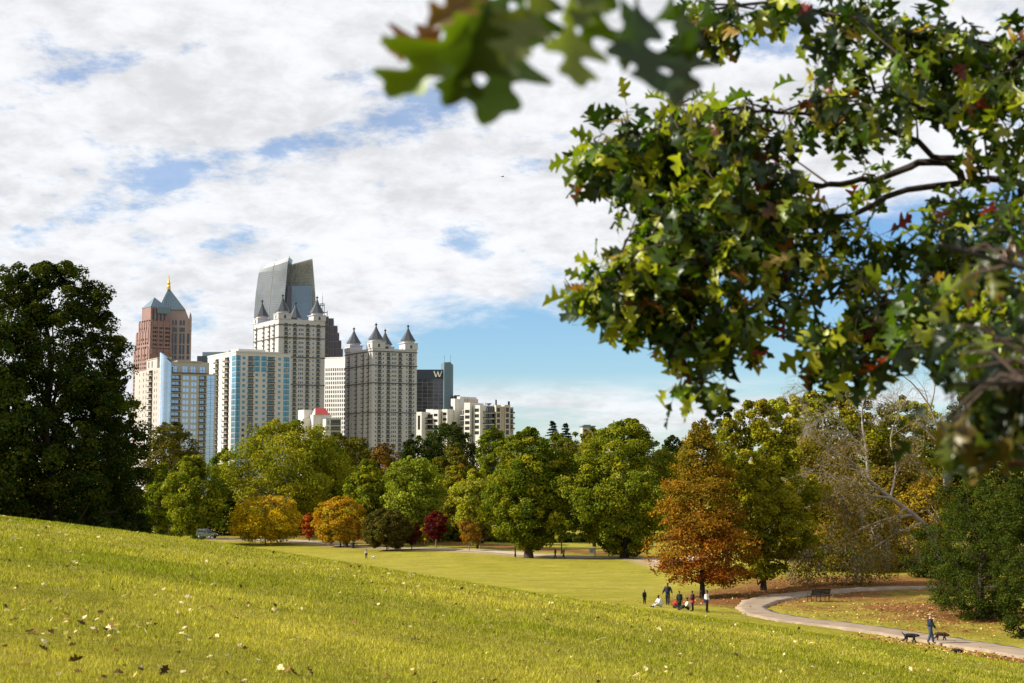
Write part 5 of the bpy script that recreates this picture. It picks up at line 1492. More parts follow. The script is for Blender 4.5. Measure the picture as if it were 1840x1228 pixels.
def notice():
    p = gp(1064, 1002); root = empty('notice_board', p, R_(6)); tag(root, 'white notice board on a post under the tallest leafy tree', 'sign'); s = p[1] / F
    b = MB(); b.box(-5.2 * s, 4.6 * s, -.03, .03, 7.5 * s, 17 * s); link('panel', b.mesh('panel', mat('sign_panel', (.78, .80, .74), .6, .05, 2)), root)
    b = MB()
    for i in range(3): b.box(-3.6 * s, (1.5 + i % 2) * s, -.034, -.0305, (13.6 - 1.7 * i) * s, (14.2 - 1.7 * i) * s)
    link('marks', b.mesh('marks', M['mullion']), root)
    b = MB(); b.box(4.7 * s, 6.0 * s, -.07, .07, -.2, 17.5 * s); link('post', b.mesh('post', M['bark_pale']), root)
notice()
def post(px, base, top, label):
    p = gp(px, base); h = (base - top) / F * p[1]; root = empty('bollard', p); tag(root, label, 'bollard')
    b = MB(); b.lathe(0, 0, [(.07, -.1), (.065, h * .9), (.075, h * .92), (.05, h)], 8); link('shaft', b.mesh('shaft', M['white_wall']), root)
post(382, 967, 957, 'thin white post on the grass in front of the parked car')

def car():
    t, _ = ts(372, 966); D = 292; p = np.array([t * D, D, float(ground(t * D, D))]); p[2] = max(p[2], ZC + ts(372, 967.5)[1] * D)
    root = empty('parked_car', p, R_(-32)); tag(root, 'dark green off-road car parked in the shade of the trees', 'car')
    paint = mat('green_paint', (.028, .05, .034), .3, .08, 1.5, spec=.5, coat=.6); tyre = mat('tyre', (.015, .015, .016), .9, .1, 5); rim = mat('rim', (.35, .35, .36), .35, .1, 4, metal=.8)
    prof = [(-2.25, .45), (-2.3, .75), (-2.22, 1.05), (-1.0, 1.10), (.75, 1.08), (1.95, 1.0), (2.22, .9), (2.3, .6), (2.25, .42), (1.9, .40), (1.75, .62), (1.40, .72), (1.05, .62), (.9, .40), (-.95, .40), (-1.10, .62), (-1.45, .72), (-1.80, .62), (-1.95, .42)]
    b = MB(); rings = []
    for y, sx, dz in ((-.92, .97, .0), (-.86, .995, .0), (-.60, 1.0, .015), (0, 1.0, .03), (.60, 1.0, .015), (.86, .995, 0), (.92, .97, 0)): rings.append([(x * sx, y, z + (dz if z > .9 else 0)) for x, z in prof])
    b.loft(rings); link('body', b.mesh('body', paint), root)
    b = MB(); base = [(-2.18, 1.08), (.95, 1.10), (.30, 1.70), (-.2, 1.76), (-1.9, 1.74), (-2.1, 1.66)]
    b.loft([[(x * (.98 if z > 1.3 else 1), sg * (.84 - (z - 1.08) * .16), z) for x, z in base] for sg in (-1, 1)]); link('cabin', b.mesh('cabin', paint), root)
    def pane(pts, nm='window'): b = MB(); b.poly(pts); b.poly([(x * 1.0, y, z) for x, y, z in pts][::-1]); link(nm, b.mesh(nm, M['glass_dark']), root)
    for sg in (-1, 1):
        yy = lambda z: sg * (.84 - (z - 1.08) * .16 + .012)
        for q in (((-2.0, 1.16), (-1.25, 1.16), (-1.25, 1.62), (-1.92, 1.62)), ((-1.15, 1.16), (-.35, 1.16), (-.35, 1.64), (-1.15, 1.64)), ((-.25, 1.16), (.72, 1.16), (.25, 1.62), (-.25, 1.64))): pane([(x, yy(z), z) for x, z in q])
    pane([(.955, -.76, 1.14), (.955, .76, 1.14), (.36, .70, 1.67), (.36, -.70, 1.67)], 'windscreen')
    for x in (-1.45, 1.40):
        for sg in (-1, 1):
            b = MB(); b.loft([[(x + r * math.cos(a), sg * y, .36 + r * math.sin(a)) for a in np.linspace(0, 2 * PI, 19)[:-1]] for y, r in ((.66, .33), (.68, .36), (.88, .36), (.90, .33))]); w = link('wheel', b.mesh('wheel', tyre), root)
            b = MB(); b.loft([[(x + r * math.cos(a), sg * y, .36 + r * math.sin(a)) for a in np.linspace(0, 2 * PI, 13)[:-1]] for y, r in ((.903, .22), (.92, .20))]); link('rim', b.mesh('rim', rim), w)
    for sg in (-1, 1):
        b = MB(); b.lathe(0, 0, [(.01, 0), (.11, .0), (.10, .04)], 10); o = link('headlight', b.mesh('headlight', M['white_wall']), root, (2.27, sg * .62, .80)); o.rotation_euler = (0, PI / 2, 0)
    b = MB(); b.box(2.26, 2.40, -.88, .88, .44, .60); b.box(-2.42, -2.28, -.88, .88, .44, .60); link('bumper', b.mesh('bumper', tyre), root)
    b = MB()
    for y in (-.62, .62): b.bar((-1.8, y, 1.80), (-.1, y, 1.82), .03, 6)
    for x in (-1.7, -.9, -.2): b.bar((x, -.62, 1.80), (x, .62, 1.80), .025, 6)
    link('roof_rack', b.mesh('roof_rack', M['mullion']), root)
car()

def bird():
    p = at(903, 318, 190); root = empty('bird', p, R_(30)); tag(root, 'tiny dark bird flying high in the clouds', 'bird')
    N = [((0, 0, 0), .05), ((.14, 0, .01), .04), ((.22, 0, .02), .022), ((-.16, 0, 0), .025), ((-.28, 0, 0), .03)]
    link('body', skin_mesh('body', [(np.array(a), r) for a, r in N], [(0, 1), (1, 2), (0, 3), (3, 4)], [cmat((.015, .015, .016))]), root)
    for sg in (1, -1):
        b = MB(); q = [(.08, .03 * sg, .01), (.10, .25 * sg, .10), (-.02, .52 * sg, .05), (-.08, .25 * sg, .07), (-.08, .03 * sg, .0)]; b.loft([[np.array(v) for v in q], [np.array(v) + [0, 0, .015] for v in q]]); link('wing', b.mesh('wing', cmat((.015, .015, .016))), root)
bird()
# ---- the row of trees along the foot of the meadow, and what stands behind it
BEH = 'trees massed behind the meadow'
# far ridge and second row
tree('broadleaf_tree', 'dark olive round tree under the grey turreted tower, farthest left of the ridge trees', 640, D=470, top=782, width=90, kind='round', pal=OL, nc=110, nl=9000, group=BEH, clear=.05)
tree('broadleaf_tree', 'rusty yellow treetop just under the base of the grey turreted tower', 690, D=455, top=794, width=70, kind='round', pal=OB, nc=90, nl=7000, group=BEH, clear=.05)
tree('broadleaf_tree', 'small dark dome-shaped treetop between the rusty treetop and the dark green crown below the low-rise', 748, D=440, top=778, width=78, kind='round', pal=DG, nc=90, nl=8000, group=BEH, clear=.05)
tree('broadleaf_tree', 'wide dark green crown covering the foot of the white low-rise', 806, D=450, top=755, width=118, kind='round', pal=DG, nc=130, nl=11000, group=BEH, clear=.05)
tree('broadleaf_tree', 'olive flat-topped tree in front of the wide dark green crown', 815, D=400, top=793, width=80, kind='spread', pal=OL, nc=90, nl=8000, group=BEH, clear=.05)
tree('broadleaf_tree', 'mid green treetop right of the white low-rise, behind the tallest dense tree', 884, D=440, top=764, width=74, kind='round', pal=MG, nc=90, nl=8000, group=BEH, clear=.05)
tree('broadleaf_tree', 'dark green treetop between the two dark spruces and the tallest leafy tree', 1052, D=420, top=770, width=84, kind='round', pal=OL, nc=90, nl=8000, group=BEH, clear=.05)
tree('broadleaf_tree', 'olive-green treetop just below the two dark spruces', 1003, D=430, top=775, width=90, kind='round', pal=MG + OL, nc=90, nl=9000, group=BEH, clear=.05)
tree('broadleaf_tree', 'dark treetop right behind the tallest leafy tree, next to the orange cypress', 1205, D=380, top=778, width=80, kind='round', pal=DG, nc=90, nl=9000, group=BEH, clear=.05)
tree('broadleaf_tree', 'dark olive tree filling the gap below the cream building with the red roof', 606, D=420, top=775, width=92, kind='round', pal=OL, nc=100, nl=9000, group=BEH, clear=.05)
tree('broadleaf_tree', 'bronze tree low behind the orange ball-shaped tree', 598, D=360, top=850, width=52, kind='oval', pal=OB, nc=60, nl=6000, group=BEH, clear=.05)
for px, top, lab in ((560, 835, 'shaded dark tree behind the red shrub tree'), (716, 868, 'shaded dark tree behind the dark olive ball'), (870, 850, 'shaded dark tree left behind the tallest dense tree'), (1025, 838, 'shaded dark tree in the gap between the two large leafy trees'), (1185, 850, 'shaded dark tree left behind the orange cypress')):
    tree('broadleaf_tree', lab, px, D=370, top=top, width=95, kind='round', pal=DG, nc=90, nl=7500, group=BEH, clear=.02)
def spruce(label, px, top, base, D, w):
    t, _ = ts(px, 800); p = np.array([t * D, D, float(ground(t * D, D))]); H = ZC + ts(px, top)[1] * D - p[2]; W = w / F * D
    C, Nv, S = [], [], []
    polys = [(np.array([[0, 0, 0], [0, 0, H * .5], [0, 0, H]]), np.array([.35, .22, .03]))]
    for k in range(15):
        z = H * (1 - .028 * k - .01); r = W / 2 * min(1, .12 + .085 * k)
        for j in range(6):
            a = rng.uniform(0, 6.28); e = np.array([math.cos(a) * r, math.sin(a) * r, z - r * .12 + .02 * H * rng.normal() * .3])
            polys.append((np.array([[0, 0, z], e * [.5, .5, 1] + [0, 0, .05 * r], e]), np.array([.09, .06, .02])))
            m = 70; q = rng.uniform(.1, 1, m)
            P = np.array([0, 0, z]) * (1 - q)[:, None] + e * q[:, None] + rng.normal(0, .22, (m, 3)) * [1, 1, .5]
            C.append(P); n = rng.normal(size=(m, 3)) * .5 + [0, 0, 1]; Nv.append(n / np.linalg.norm(n, axis=1)[:, None]); S.append(rng.uniform(.5, .95, m))
    C = np.concatenate(C); Nv = np.concatenate(Nv); V = leafquads(C, Nv, np.concatenate(S), .4)
    col = np.repeat(np.array([.018, .035, .022]) * rng.uniform(.7, 1.3, len(C))[:, None], 4, 0)
    root = empty('spruce_tree', p); tag(root, label, 'tree', 'spruces above the treeline')
    link('crown', npmesh('crown', V.reshape(-1, 3), np.arange(4 * len(C)).reshape(-1, 4), M['leaf'], col), root)
    tv, tf = tubes(polys); link('trunk', npmesh('trunk', tv, tf, M['bark_dark']), root)
spruce('pointed dark spruce top over the treeline, taller left one of the pair', 993, 757, 0, 520, 46)
spruce('shorter dark spruce top over the treeline, right one of the pair', 1016, 761, 0, 530, 42)

# first row, left to right
tree('broadleaf_tree', 'dark broad crown in front of the rounded glass corner block', 305, D=390, top=755, width=120, kind='round', pal=OL, nc=120, nl=12000, clear=.1, group=BEH)
tree('broadleaf_tree', 'slim green tree beside the right edge of the big dark tree', 284, D=330, top=822, width=70, kind='oval', pal=MG + YG[:1], nc=90, nl=9000, group=BEH, clear=.06)
tree('broadleaf_tree', 'upright egg-shaped green tree left of the parked car, its left side sunlit', 348, D=305, top=812, width=112, kind='oval', pal=MG + YG[:2], nc=140, nl=15000, group=BEH, clear=.09)
tree('broadleaf_tree', 'shaded green tree standing behind the parked car', 402, D=345, top=803, width=66, kind='round', pal=MG, nc=90, nl=9000, group=BEH, clear=.06)
tree('oak_tree', 'wide spreading yellow-green oak towering over the yellow ball-shaped tree', 512, D=335, top=748, width=236, kind='spread', pal=YG + YG + MG[:2], nc=210, nl=26000, lump=.34, rc=(.055, .10), group=BEH, clear=.2, bark='bark', limbs=26, shell=.35)
tree('broadleaf_tree', 'shaded green right-hand neighbour of the wide spreading oak', 590, D=350, top=782, width=80, kind='round', pal=MG + OL[:1], nc=90, nl=9000, group=BEH, clear=.06)
def ball(label, px, base, top, width, pal, **kw):
    return tree('ornamental_tree', label, px, base=base, top=top, width=width, kind='ball', pal=pal, lump=.10, clear=.10, nc=150, nl=15000, rc=(.07, .11), shell=.6, size=.42, group='ball-shaped trees on the meadow edge', limbs=18, topq=.5, **kw)
ball('low wide yellow tree with bare purplish twigs on top', 477, 979, 886, 140, YE + YE + YG[:1])
ball('orange-gold ball-shaped tree in front of the two litter bins', 612, 983, 889, 104, [(.42, .24, .012), (.34, .16, .012), (.32, .24, .015), (.22, .18, .012)], )
ball('dark olive ball-shaped tree with branches reaching to the ground', 695, 990, 912, 92, [(.07, .055, .012), (.10, .075, .014), (.045, .045, .010)])
tree('maple_tree', 'small bright orange-red tree between the yellow and the orange-gold tree', 556, base=973, top=920, width=32, kind='round', pal=[(.32, .06, .015), (.40, .10, .02)], nc=50, nl=4000, size=.36, group=BEH, clear=.12)
tree('maple_tree', 'small dark red tree touching the dark olive ball-shaped tree', 740, base=988, top=934, width=36, kind='round', pal=[(.09, .018, .012), (.13, .03, .012), (.07, .03, .012)], nc=50, nl=4000, size=.36, group=BEH, clear=.18)
tree('maple_tree', 'slender crimson tree with a pale thin trunk', 783, base=985, top=917, width=46, kind='round', pal=RD, nc=60, nl=4500, size=.36, group=BEH, clear=.25, bark='bark_pale')
tree('young_tree', 'small sparse rust-orange tree with a pale stake-thin trunk', 843, base=990, top=928, width=46, kind='oval', pal=OR + OB, nc=50, nl=2600, size=.34, group='young trees on the meadow edge', clear=.25, bark='bark_pale', tr=.10)
tree('young_tree', 'sparse yellowish young tree between the crimson tree and the dark red one', 763, base=982, top=940, width=30, kind='oval', pal=YE[1:] + OB, nc=36, nl=1900, size=.34, group='young trees on the meadow edge', clear=.2, bark='bark_pale', tr=.08)
tree('young_tree', 'brown thin-leaved young tree just right of the rust-orange one', 862, base=987, top=940, width=34, kind='oval', pal=OB + OL, nc=40, nl=1900, size=.34, group='young trees on the meadow edge', clear=.25, bark='bark_pale', tr=.09)
tree('broadleaf_tree', 'light green tree rising behind the orange-gold tree', 660, D=310, top=822, width=92, kind='oval', pal=YG + MG + [(.17, .19, .03)], nc=110, nl=12000, group=BEH, clear=.06)
tree('broadleaf_tree', 'fresh light green tree behind the crimson tree', 745, D=305, top=815, width=118, kind='round', pal=[(.15, .18, .018), (.21, .23, .02), (.10, .125, .012)], nc=150, nl=16000, group=BEH, clear=.06)
tree('broadleaf_tree', 'amber-tinted tree between the light green tree and the tallest dense tree', 822, D=320, top=828, width=74, kind='oval', pal=OB + YG, nc=90, nl=9000, group=BEH, clear=.05)
tree('broadleaf_tree', 'pale yellow-green tree low left of the tallest dense tree', 858, D=290, top=838, width=96, kind='round', pal=YG + [(.14, .13, .03)], nc=110, nl=11000, group=BEH, clear=.08)
tree('broadleaf_tree', 'tall dense egg-shaped tree with a thick dark trunk left of the two walkers', 950, base=1003, top=764, width=164, kind='oval', pal=MG + YG + MG, nc=280, nl=42000, group=BEH, clear=.08, lump=.20, rc=(.06, .11), tr=.75)
tree('broadleaf_tree', 'yellowish tree tucked between the two tallest leafy trees', 1068, D=300, top=764, width=80, kind='oval', pal=YG + MG, nc=100, nl=11000, group=BEH, clear=.06)
tree('broadleaf_tree', 'tallest leafy green tree, wide and dense, behind the white notice board', 1122, base=1003, top=746, width=216, kind='oval', pal=MG + MG + YG[:2], nc=340, nl=52000, group=BEH, clear=.05, lump=.26, rc=(.055, .10), tr=.7)
# thin young trunks in front of the dense trees
for px, base, top, lab in ((926, 1001, 925, 'thin young tree with a bright green crown left of the thick trunk'), (1009, 996, 930, 'thin dark young tree next to the two walkers')):
    tree('young_tree', lab, px, base=base, top=top, width=46, kind='round', pal=MG + YG, nc=50, nl=3200, size=.36, group='young trees on the meadow edge', clear=.35, tr=.16, bark='bark_dark')
# dark understorey shrubs
k = 0
SH = ('dark bank of shrubs left of the egg-shaped green tree', 'low dark shrub under the shaded trees behind the parked car', 'low dark shrub just left of the yellow tree', 'dark undergrowth behind the small orange-red tree', 'dark undergrowth behind the crimson tree', 'dark undergrowth behind the young rust-orange tree', 'dark undergrowth left behind the thick trunk', 'dark undergrowth behind the two walkers', 'dark undergrowth behind the white notice board', 'dark undergrowth between the notice board and the orange cypress')
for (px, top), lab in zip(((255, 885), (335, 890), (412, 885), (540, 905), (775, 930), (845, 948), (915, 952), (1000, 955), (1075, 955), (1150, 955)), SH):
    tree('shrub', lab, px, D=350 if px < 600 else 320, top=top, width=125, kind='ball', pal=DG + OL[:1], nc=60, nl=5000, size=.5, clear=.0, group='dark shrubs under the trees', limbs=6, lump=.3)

# ---- right-hand side
def cypress(label, px, base, top, width, pals, D=None, nc=430, nl=46000, size=.24, clear=.09, tr=.19):
    """feathery layered cone with its own tint by height and side"""
    p = gp(px, base) if D is None else np.array([ts(px, 950)[0] * D, D, float(ground(ts(px, 950)[0] * D, D))])
    H = ZC + ts(px, top)[1] * p[1] - p[2]; W = width / F * p[1]; zb = H * clear; R = W / 2
    prof = np.array(PROF['shoulder'])
    q = rng.uniform(0, 1, nc * 3); rad = np.interp(q, prof[:, 0], prof[:, 1]); k = rng.uniform(size=len(q)) < rad * .9 + .1; q, rad = q[k][:nc], rad[k][:nc]; n = len(q)
    a = rng.uniform(0, 2 * PI, n); lay = .12 * np.sin(q * 34 + 2 * np.sin(a * 2)) + .10 * np.sin(a * 3 + q * 9 + 1) + .20 * rng.normal(size=n)
    ro = rad * R * (1 + lay); m = nl // n
    f = rng.uniform(.1, 1.0, (n, m)) ** .45
    side = rng.normal(0, .060 * W, (n, m)) * (.35 + .65 * rad[:, None]); vert = rng.normal(0, .013 * H, (n, m))
    x = np.cos(a)[:, None] * ro[:, None] * f - np.sin(a)[:, None] * side; y = np.sin(a)[:, None] * ro[:, None] * f + np.cos(a)[:, None] * side
    z = zb + q[:, None] * (H - zb) - .16 * ro[:, None] * f ** 2 + .10 * ro[:, None] * f + vert
    P = np.stack([x, y, np.minimum(z, H)], -1).reshape(-1, 3)
    Nv = np.stack([np.cos(a)[:, None] + 0 * f, np.sin(a)[:, None] + 0 * f, .9 + 0 * f], -1) * .6 + rng.normal(size=(n, m, 3)) * .6
    Nv = Nv.reshape(-1, 3); Nv /= np.linalg.norm(Nv, axis=1)[:, None]
    V = leafquads(P, Nv, size * rng.uniform(.6, 1.5, n * m), .42)
    lo, hi = np.array(pals[0]), np.array(pals[1])
    w = np.clip(q * 1.15 - .12 - .35 * np.cos(a) * -1 * .0 + rng.normal(0, .12, n), 0, 1)[:, None]
    cb = (1 - w) * lo[rng.integers(0, len(lo), n)] + w * hi[rng.integers(0, len(hi), n)]
    c = cb[:, None] * rng.uniform(.65, 1.35, (n, m, 1))
    root = empty('cypress_tree', p); tag(root, label, 'tree', 'cypresses beside the footpath')
    link('crown', npmesh('crown', V.reshape(-1, 3), np.arange(4 * n * m).reshape(-1, 4), M['leaf'], np.repeat(c.reshape(-1, 3), 4, 0)), root)
    C = np.stack([np.cos(a) * ro * .8, np.sin(a) * ro * .8, zb + q * (H - zb)], 1)
    polys = trunk_polys(H, zb, W, C, tr, .93, 0)
    for i in rng.choice(n, 60, replace=False):
        s = np.array([0, 0, C[i, 2] - .1 * ro[i]]); polys.append((np.array([s, (s + C[i]) / 2 + [0, 0, .05 * ro[i]], C[i]]), np.array([.06, .035, .012])))
    tv, tf = tubes(polys); link('trunk', npmesh('trunk', tv, tf, M['bark'], smooth=True), root)
    return root
cypress('feathery orange cypress with a dark trunk behind the picnic group', 1262, 1075, 752, 168, ([(.25, .088, .010), (.32, .14, .013), (.16, .055, .008), (.22, .14, .013)], [(.18, .155, .013), (.24, .18, .015), (.12, .13, .011)]))
tree('broadleaf_tree', 'broad olive-green tree with a straight dark trunk right behind the orange cypress', 1372, base=1061, top=712, width=200, kind='oval', pal=[(.17, .18, .011), (.26, .245, .014), (.11, .12, .010), (.30, .25, .018)], nc=260, nl=40000, size=.26, clear=.07, lump=.34, rc=(.05, .10), group='trees along the footpath', tr=.22, limbs=24)
RT = 'tall trees behind the footpath'
tree('magnolia_tree', 'glossy dark leafy treetop behind the orange cypress, open against the sky', 1306, D=170, top=712, width=70, kind='round', pal=[(.03, .045, .015), (.05, .065, .02), (.10, .10, .04)], nc=70, nl=6500, size=.32, clear=.25, lump=.4, group=RT)
tree('broadleaf_tree', 'pale yellow-green tree between the green cypress and the bare pale tree', 1420, D=165, top=703, width=150, kind='round', pal=[(.24, .25, .014), (.34, .31, .018), (.40, .31, .022), (.16, .17, .012)], nc=180, nl=24000, size=.36, clear=.1, lump=.3, rc=(.05, .10), group=RT)
tree('broadleaf_tree', 'golden-green loose tree behind the bare pale branches', 1510, D=172, top=682, width=250, kind='round', pal=[(.24, .25, .014), (.34, .31, .018), (.40, .31, .022), (.16, .17, .012)] + OL + [(.30, .20, .04)], nc=260, nl=34000, size=.36, clear=.08, lump=.34, rc=(.045, .09), group=RT)
tree('broadleaf_tree', 'yellow-green tree behind the upper bare twigs, left of the hanging oak leaves', 1640, D=178, top=705, width=220, kind='oval', pal=[(.24, .25, .014), (.34, .31, .018), (.40, .31, .022), (.16, .17, .012)] + OL, nc=220, nl=28000, size=.36, clear=.05, lump=.3, rc=(.05, .1), group=RT)
tree('broadleaf_tree', 'olive tree at the right edge behind the hanging oak leaves', 1800, D=150, top=610, width=240, kind='oval', pal=OL + DG + MG[:1], nc=240, nl=32000, size=.34, clear=.04, lump=.3, rc=(.05, .1), group=RT)
tree('broadleaf_tree', 'rust-tinged green tree low behind the bare pale branches', 1585, D=158, top=830, width=260, kind='round', pal=OL + OB + MG[3:], nc=200, nl=24000, size=.32, clear=.02, lump=.3, group=RT)
tree('broadleaf_tree', 'amber-leaved tree between the bare pale branches and the dark green tree', 1668, D=150, top=848, width=110, kind='round', pal=[(.30, .18, .02), (.36, .26, .02), (.18, .13, .015)], nc=110, nl=9000, size=.24, clear=.04, lump=.3, group=RT)
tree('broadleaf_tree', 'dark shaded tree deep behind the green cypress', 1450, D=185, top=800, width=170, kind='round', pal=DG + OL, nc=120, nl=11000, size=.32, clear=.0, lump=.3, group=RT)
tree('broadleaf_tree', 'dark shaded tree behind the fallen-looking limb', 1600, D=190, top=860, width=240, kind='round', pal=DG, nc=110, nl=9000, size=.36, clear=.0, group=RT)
tree('shrub', 'dark shrub bank under the bare pale branches', 1545, D=150, top=975, width=170, kind='ball', pal=DG + OL + OB[:1], nc=90, nl=8000, size=.25, clear=0, lump=.3, limbs=6, group='dark shrubs under the trees')
tree('shrub', 'dark shrub at the far bend of the footpath', 1690, D=140, top=985, width=150, kind='ball', pal=DG, nc=80, nl=7000, size=.25, clear=0, lump=.3, limbs=6, group='dark shrubs under the trees')
tree('shrub', 'dark shrub behind the trunk of the green cypress', 1420, D=175, top=990, width=120, kind='ball', pal=DG + OB[:1], nc=70, nl=6000, size=.3, clear=0, lump=.3, limbs=6, group='dark shrubs under the trees')
tree('broadleaf_tree', 'dense dark green tree with foliage down to the ground behind the dog walker', 1762, base=1112, top=850, width=215, kind='ball', pal=[(.030, .045, .006), (.050, .068, .008), (.080, .095, .010), (.022, .03, .005)], nc=330, nl=46000, size=.125, clear=.0, lump=.26, rc=(.05, .095), group=RT, tr=.3, limbs=20)
tree('broadleaf_tree', 'dark leafy tree closing the right edge of the photo', 1858, D=88, top=830, width=170, kind='ball', pal=[(.028, .04, .006), (.045, .058, .008), (.065, .075, .010)], nc=200, nl=24000, size=.14, clear=.0, lump=.26, rc=(.06, .1), group=RT, tr=.3)

# ---- bare trees with pale limbs
def grow(out, tips, p, d, L, r, dep, rs, droop=0.0, spread=.55, kids=(3, 5), taper=.55):
    n = 5; P = [p]; R = [r]; d = d / np.linalg.norm(d)
    for i in range(1, n):
        d = d + rs.normal(0, .16, 3) + np.array([0, 0, -droop * .12]); d /= np.linalg.norm(d)
        P.append(P[-1] + d * L / (n - 1)); R.append(r * (1 - (1 - taper) * i / (n - 1)))
    out.append((np.array(P), np.array(R)))
    if dep == 0: tips.append(P[-1]); return
    for k in range(rs.integers(kids[0], kids[1] + 1)):
        j = rs.integers(1, n); q = rs.normal(size=3); q -= d * (q @ d); q /= np.linalg.norm(q)
        nd = d * (1 - spread * .5) + q * spread + np.array([0, 0, -droop * .35])
        grow(out, tips, P[j], nd, L * rs.uniform(.5, .75), max(R[j] * rs.uniform(.5, .7), .012), dep - 1, rs, droop, spread, kids, taper)
def bare_tree(label, D, base_px, limbs, r0, leafpal, seed, nleaf=0, box=None, dep=3, droop=.5, name='bare_tree'):
    """limbs: main limb polylines in photo pixels with a depth offset each, grown out with finer twigs"""
    rs = np.random.default_rng(seed); t, _ = ts(*base_px); p0 = np.array([t * D, D, float(ground(t * D, D))])
    out, tips = [], []
    for pts, ra, rb, kids in limbs:
        P = np.array([at(x, y, D + dd) for x, y, dd in pts]) - p0
        P = resamp(P, len(P) * 3); R = np.linspace(ra, rb, len(P)); out.append((P, R))
        for k in range(kids):
            j = rs.integers(len(P) // 4, len(P)); T = P[min(j + 1, len(P) - 1)] - P[max(j - 1, 0)]; T /= np.linalg.norm(T)
            q = rs.normal(size=3); q -= T * (q @ T); q /= np.linalg.norm(q)
            grow(out, tips, P[j], T * .7 + q * .6, rs.uniform(1.6, 3.2) * (D / 130), max(R[j] * .5, .026), dep, rs, droop)
        grow(out, tips, P[-1], P[-1] - P[-2], 2.5 * D / 130, R[-1], dep, rs, droop)
    root = empty(name, p0); tag(root, label, 'tree', 'bare trees beside the footpath')
    tv, tf = tubes(out, 6); link('branch', npmesh('branch', tv, tf, M['bark_pale'], smooth=True), root)
    if nleaf:
        tips = np.array(tips); zt = tips[:, 2]; tips = tips[zt < np.quantile(zt, .97) * .62 + 1.5] if len(tips) > 40 else tips; i = rs.integers(0, len(tips), nleaf)
        C = tips[i] + rs.normal(0, .6, (nleaf, 3)); Nv = rs.normal(size=(nleaf, 3)); Nv /= np.linalg.norm(Nv, axis=1)[:, None]
        V = leafquads(C, Nv, rs.uniform(.12, .27, nleaf)); pal = np.array(leafpal)
        c = pal[rs.integers(0, len(pal), nleaf)] * rs.uniform(.7, 1.3, nleaf)[:, None]
        link('leaf_tuft', npmesh('leaf_tuft', V.reshape(-1, 3), np.arange(4 * nleaf).reshape(-1, 4), M['leaf'], np.repeat(c, 4, 0)), root)
    return root
bare_tree('broad half-bare tree with pale drooping limbs spreading left over the footpath bend', 138, (1690, 1030),
          [([(1695, 1040, 0), (1672, 960, 0), (1640, 925, -1), (1600, 895, -2), (1560, 862, -2)], 0.341, 0.186, 4),
           ([(1560, 862, -2), (1530, 830, -3), (1490, 808, -4), (1445, 778, -4), (1405, 762, -4)], 0.161, 0.050, 6),
           ([(1560, 862, -2), (1556, 810, -1), (1549, 760, 0), (1552, 720, 1), (1566, 690, 1)], 0.161, 0.043, 5),
           ([(1556, 815, -1), (1520, 770, 0), (1490, 735, 0), (1465, 715, 0)], 0.099, 0.037, 5),
           ([(1640, 925, -1), (1590, 935, -4), (1540, 955, -6), (1490, 985, -8), (1450, 1005, -9)], 0.149, 0.037, 9),
           ([(1600, 895, -2), (1540, 890, -6), (1480, 900, -8), (1430, 925, -9), (1400, 950, -10)], 0.149, 0.031, 9),
           ([(1580, 880, -2), (1520, 860, -5), (1460, 850, -7), (1420, 860, -8)], 0.112, 0.031, 8),
           ([(1655, 940, -1), (1600, 965, -6), (1550, 1000, -8), (1530, 1025, -9)], 0.124, 0.031, 9),
           ([(1600, 895, 0), (1610, 840, 2), (1600, 790, 3), (1615, 740, 3)], 0.124, 0.037, 5)],
          .5, [(.20, .13, .025), (.15, .12, .018), (.24, .17, .03), (.11, .095, .014)], 4, nleaf=26000, droop=.55)
bare_tree('tall bare grey tree with upright twigs beside the hanging oak leaves', 160, (1700, 1020),
          [([(1705, 1030, 0), (1700, 900, 0), (1690, 800, 0), (1672, 735, 0), (1640, 690, 0), (1600, 660, 0)], 0.260, 0.050, 6),
           ([(1690, 800, 0), (1660, 770, 0), (1625, 740, 0), (1590, 715, 0)], 0.124, 0.037, 5),
           ([(1695, 790, 0), (1720, 740, 0), (1735, 690, 0), (1730, 640, 0)], 0.136, 0.037, 6),
           ([(1672, 735, 0), (1680, 690, 0), (1670, 650, 0), (1655, 620, 0)], 0.093, 0.031, 4)], .4, OB, 9, nleaf=300, droop=-.25)
# bare purplish twigs on top of the yellow tree belong to it
yt = [r for r, _, _ in LIVE if r['label'].startswith('low wide yellow')][0]
out, tips = [], []
for i in range(70):
    a = rng.uniform(0, 6.28); r = rng.uniform(0, 5.2); grow(out, tips, np.array([math.cos(a) * r, math.sin(a) * r, 7.0 - .10 * r * r * .4]), np.array([math.cos(a) * .35, math.sin(a) * .35, 1]), rng.uniform(2.0, 3.6), .05, 1, rng, -.2)
tv, tf = tubes(out, 4); link('bare_twigs', npmesh('bare_twigs', tv, tf, mat('purplish_twig', (.26, .15, .12), .9, .2, 2)), yt)

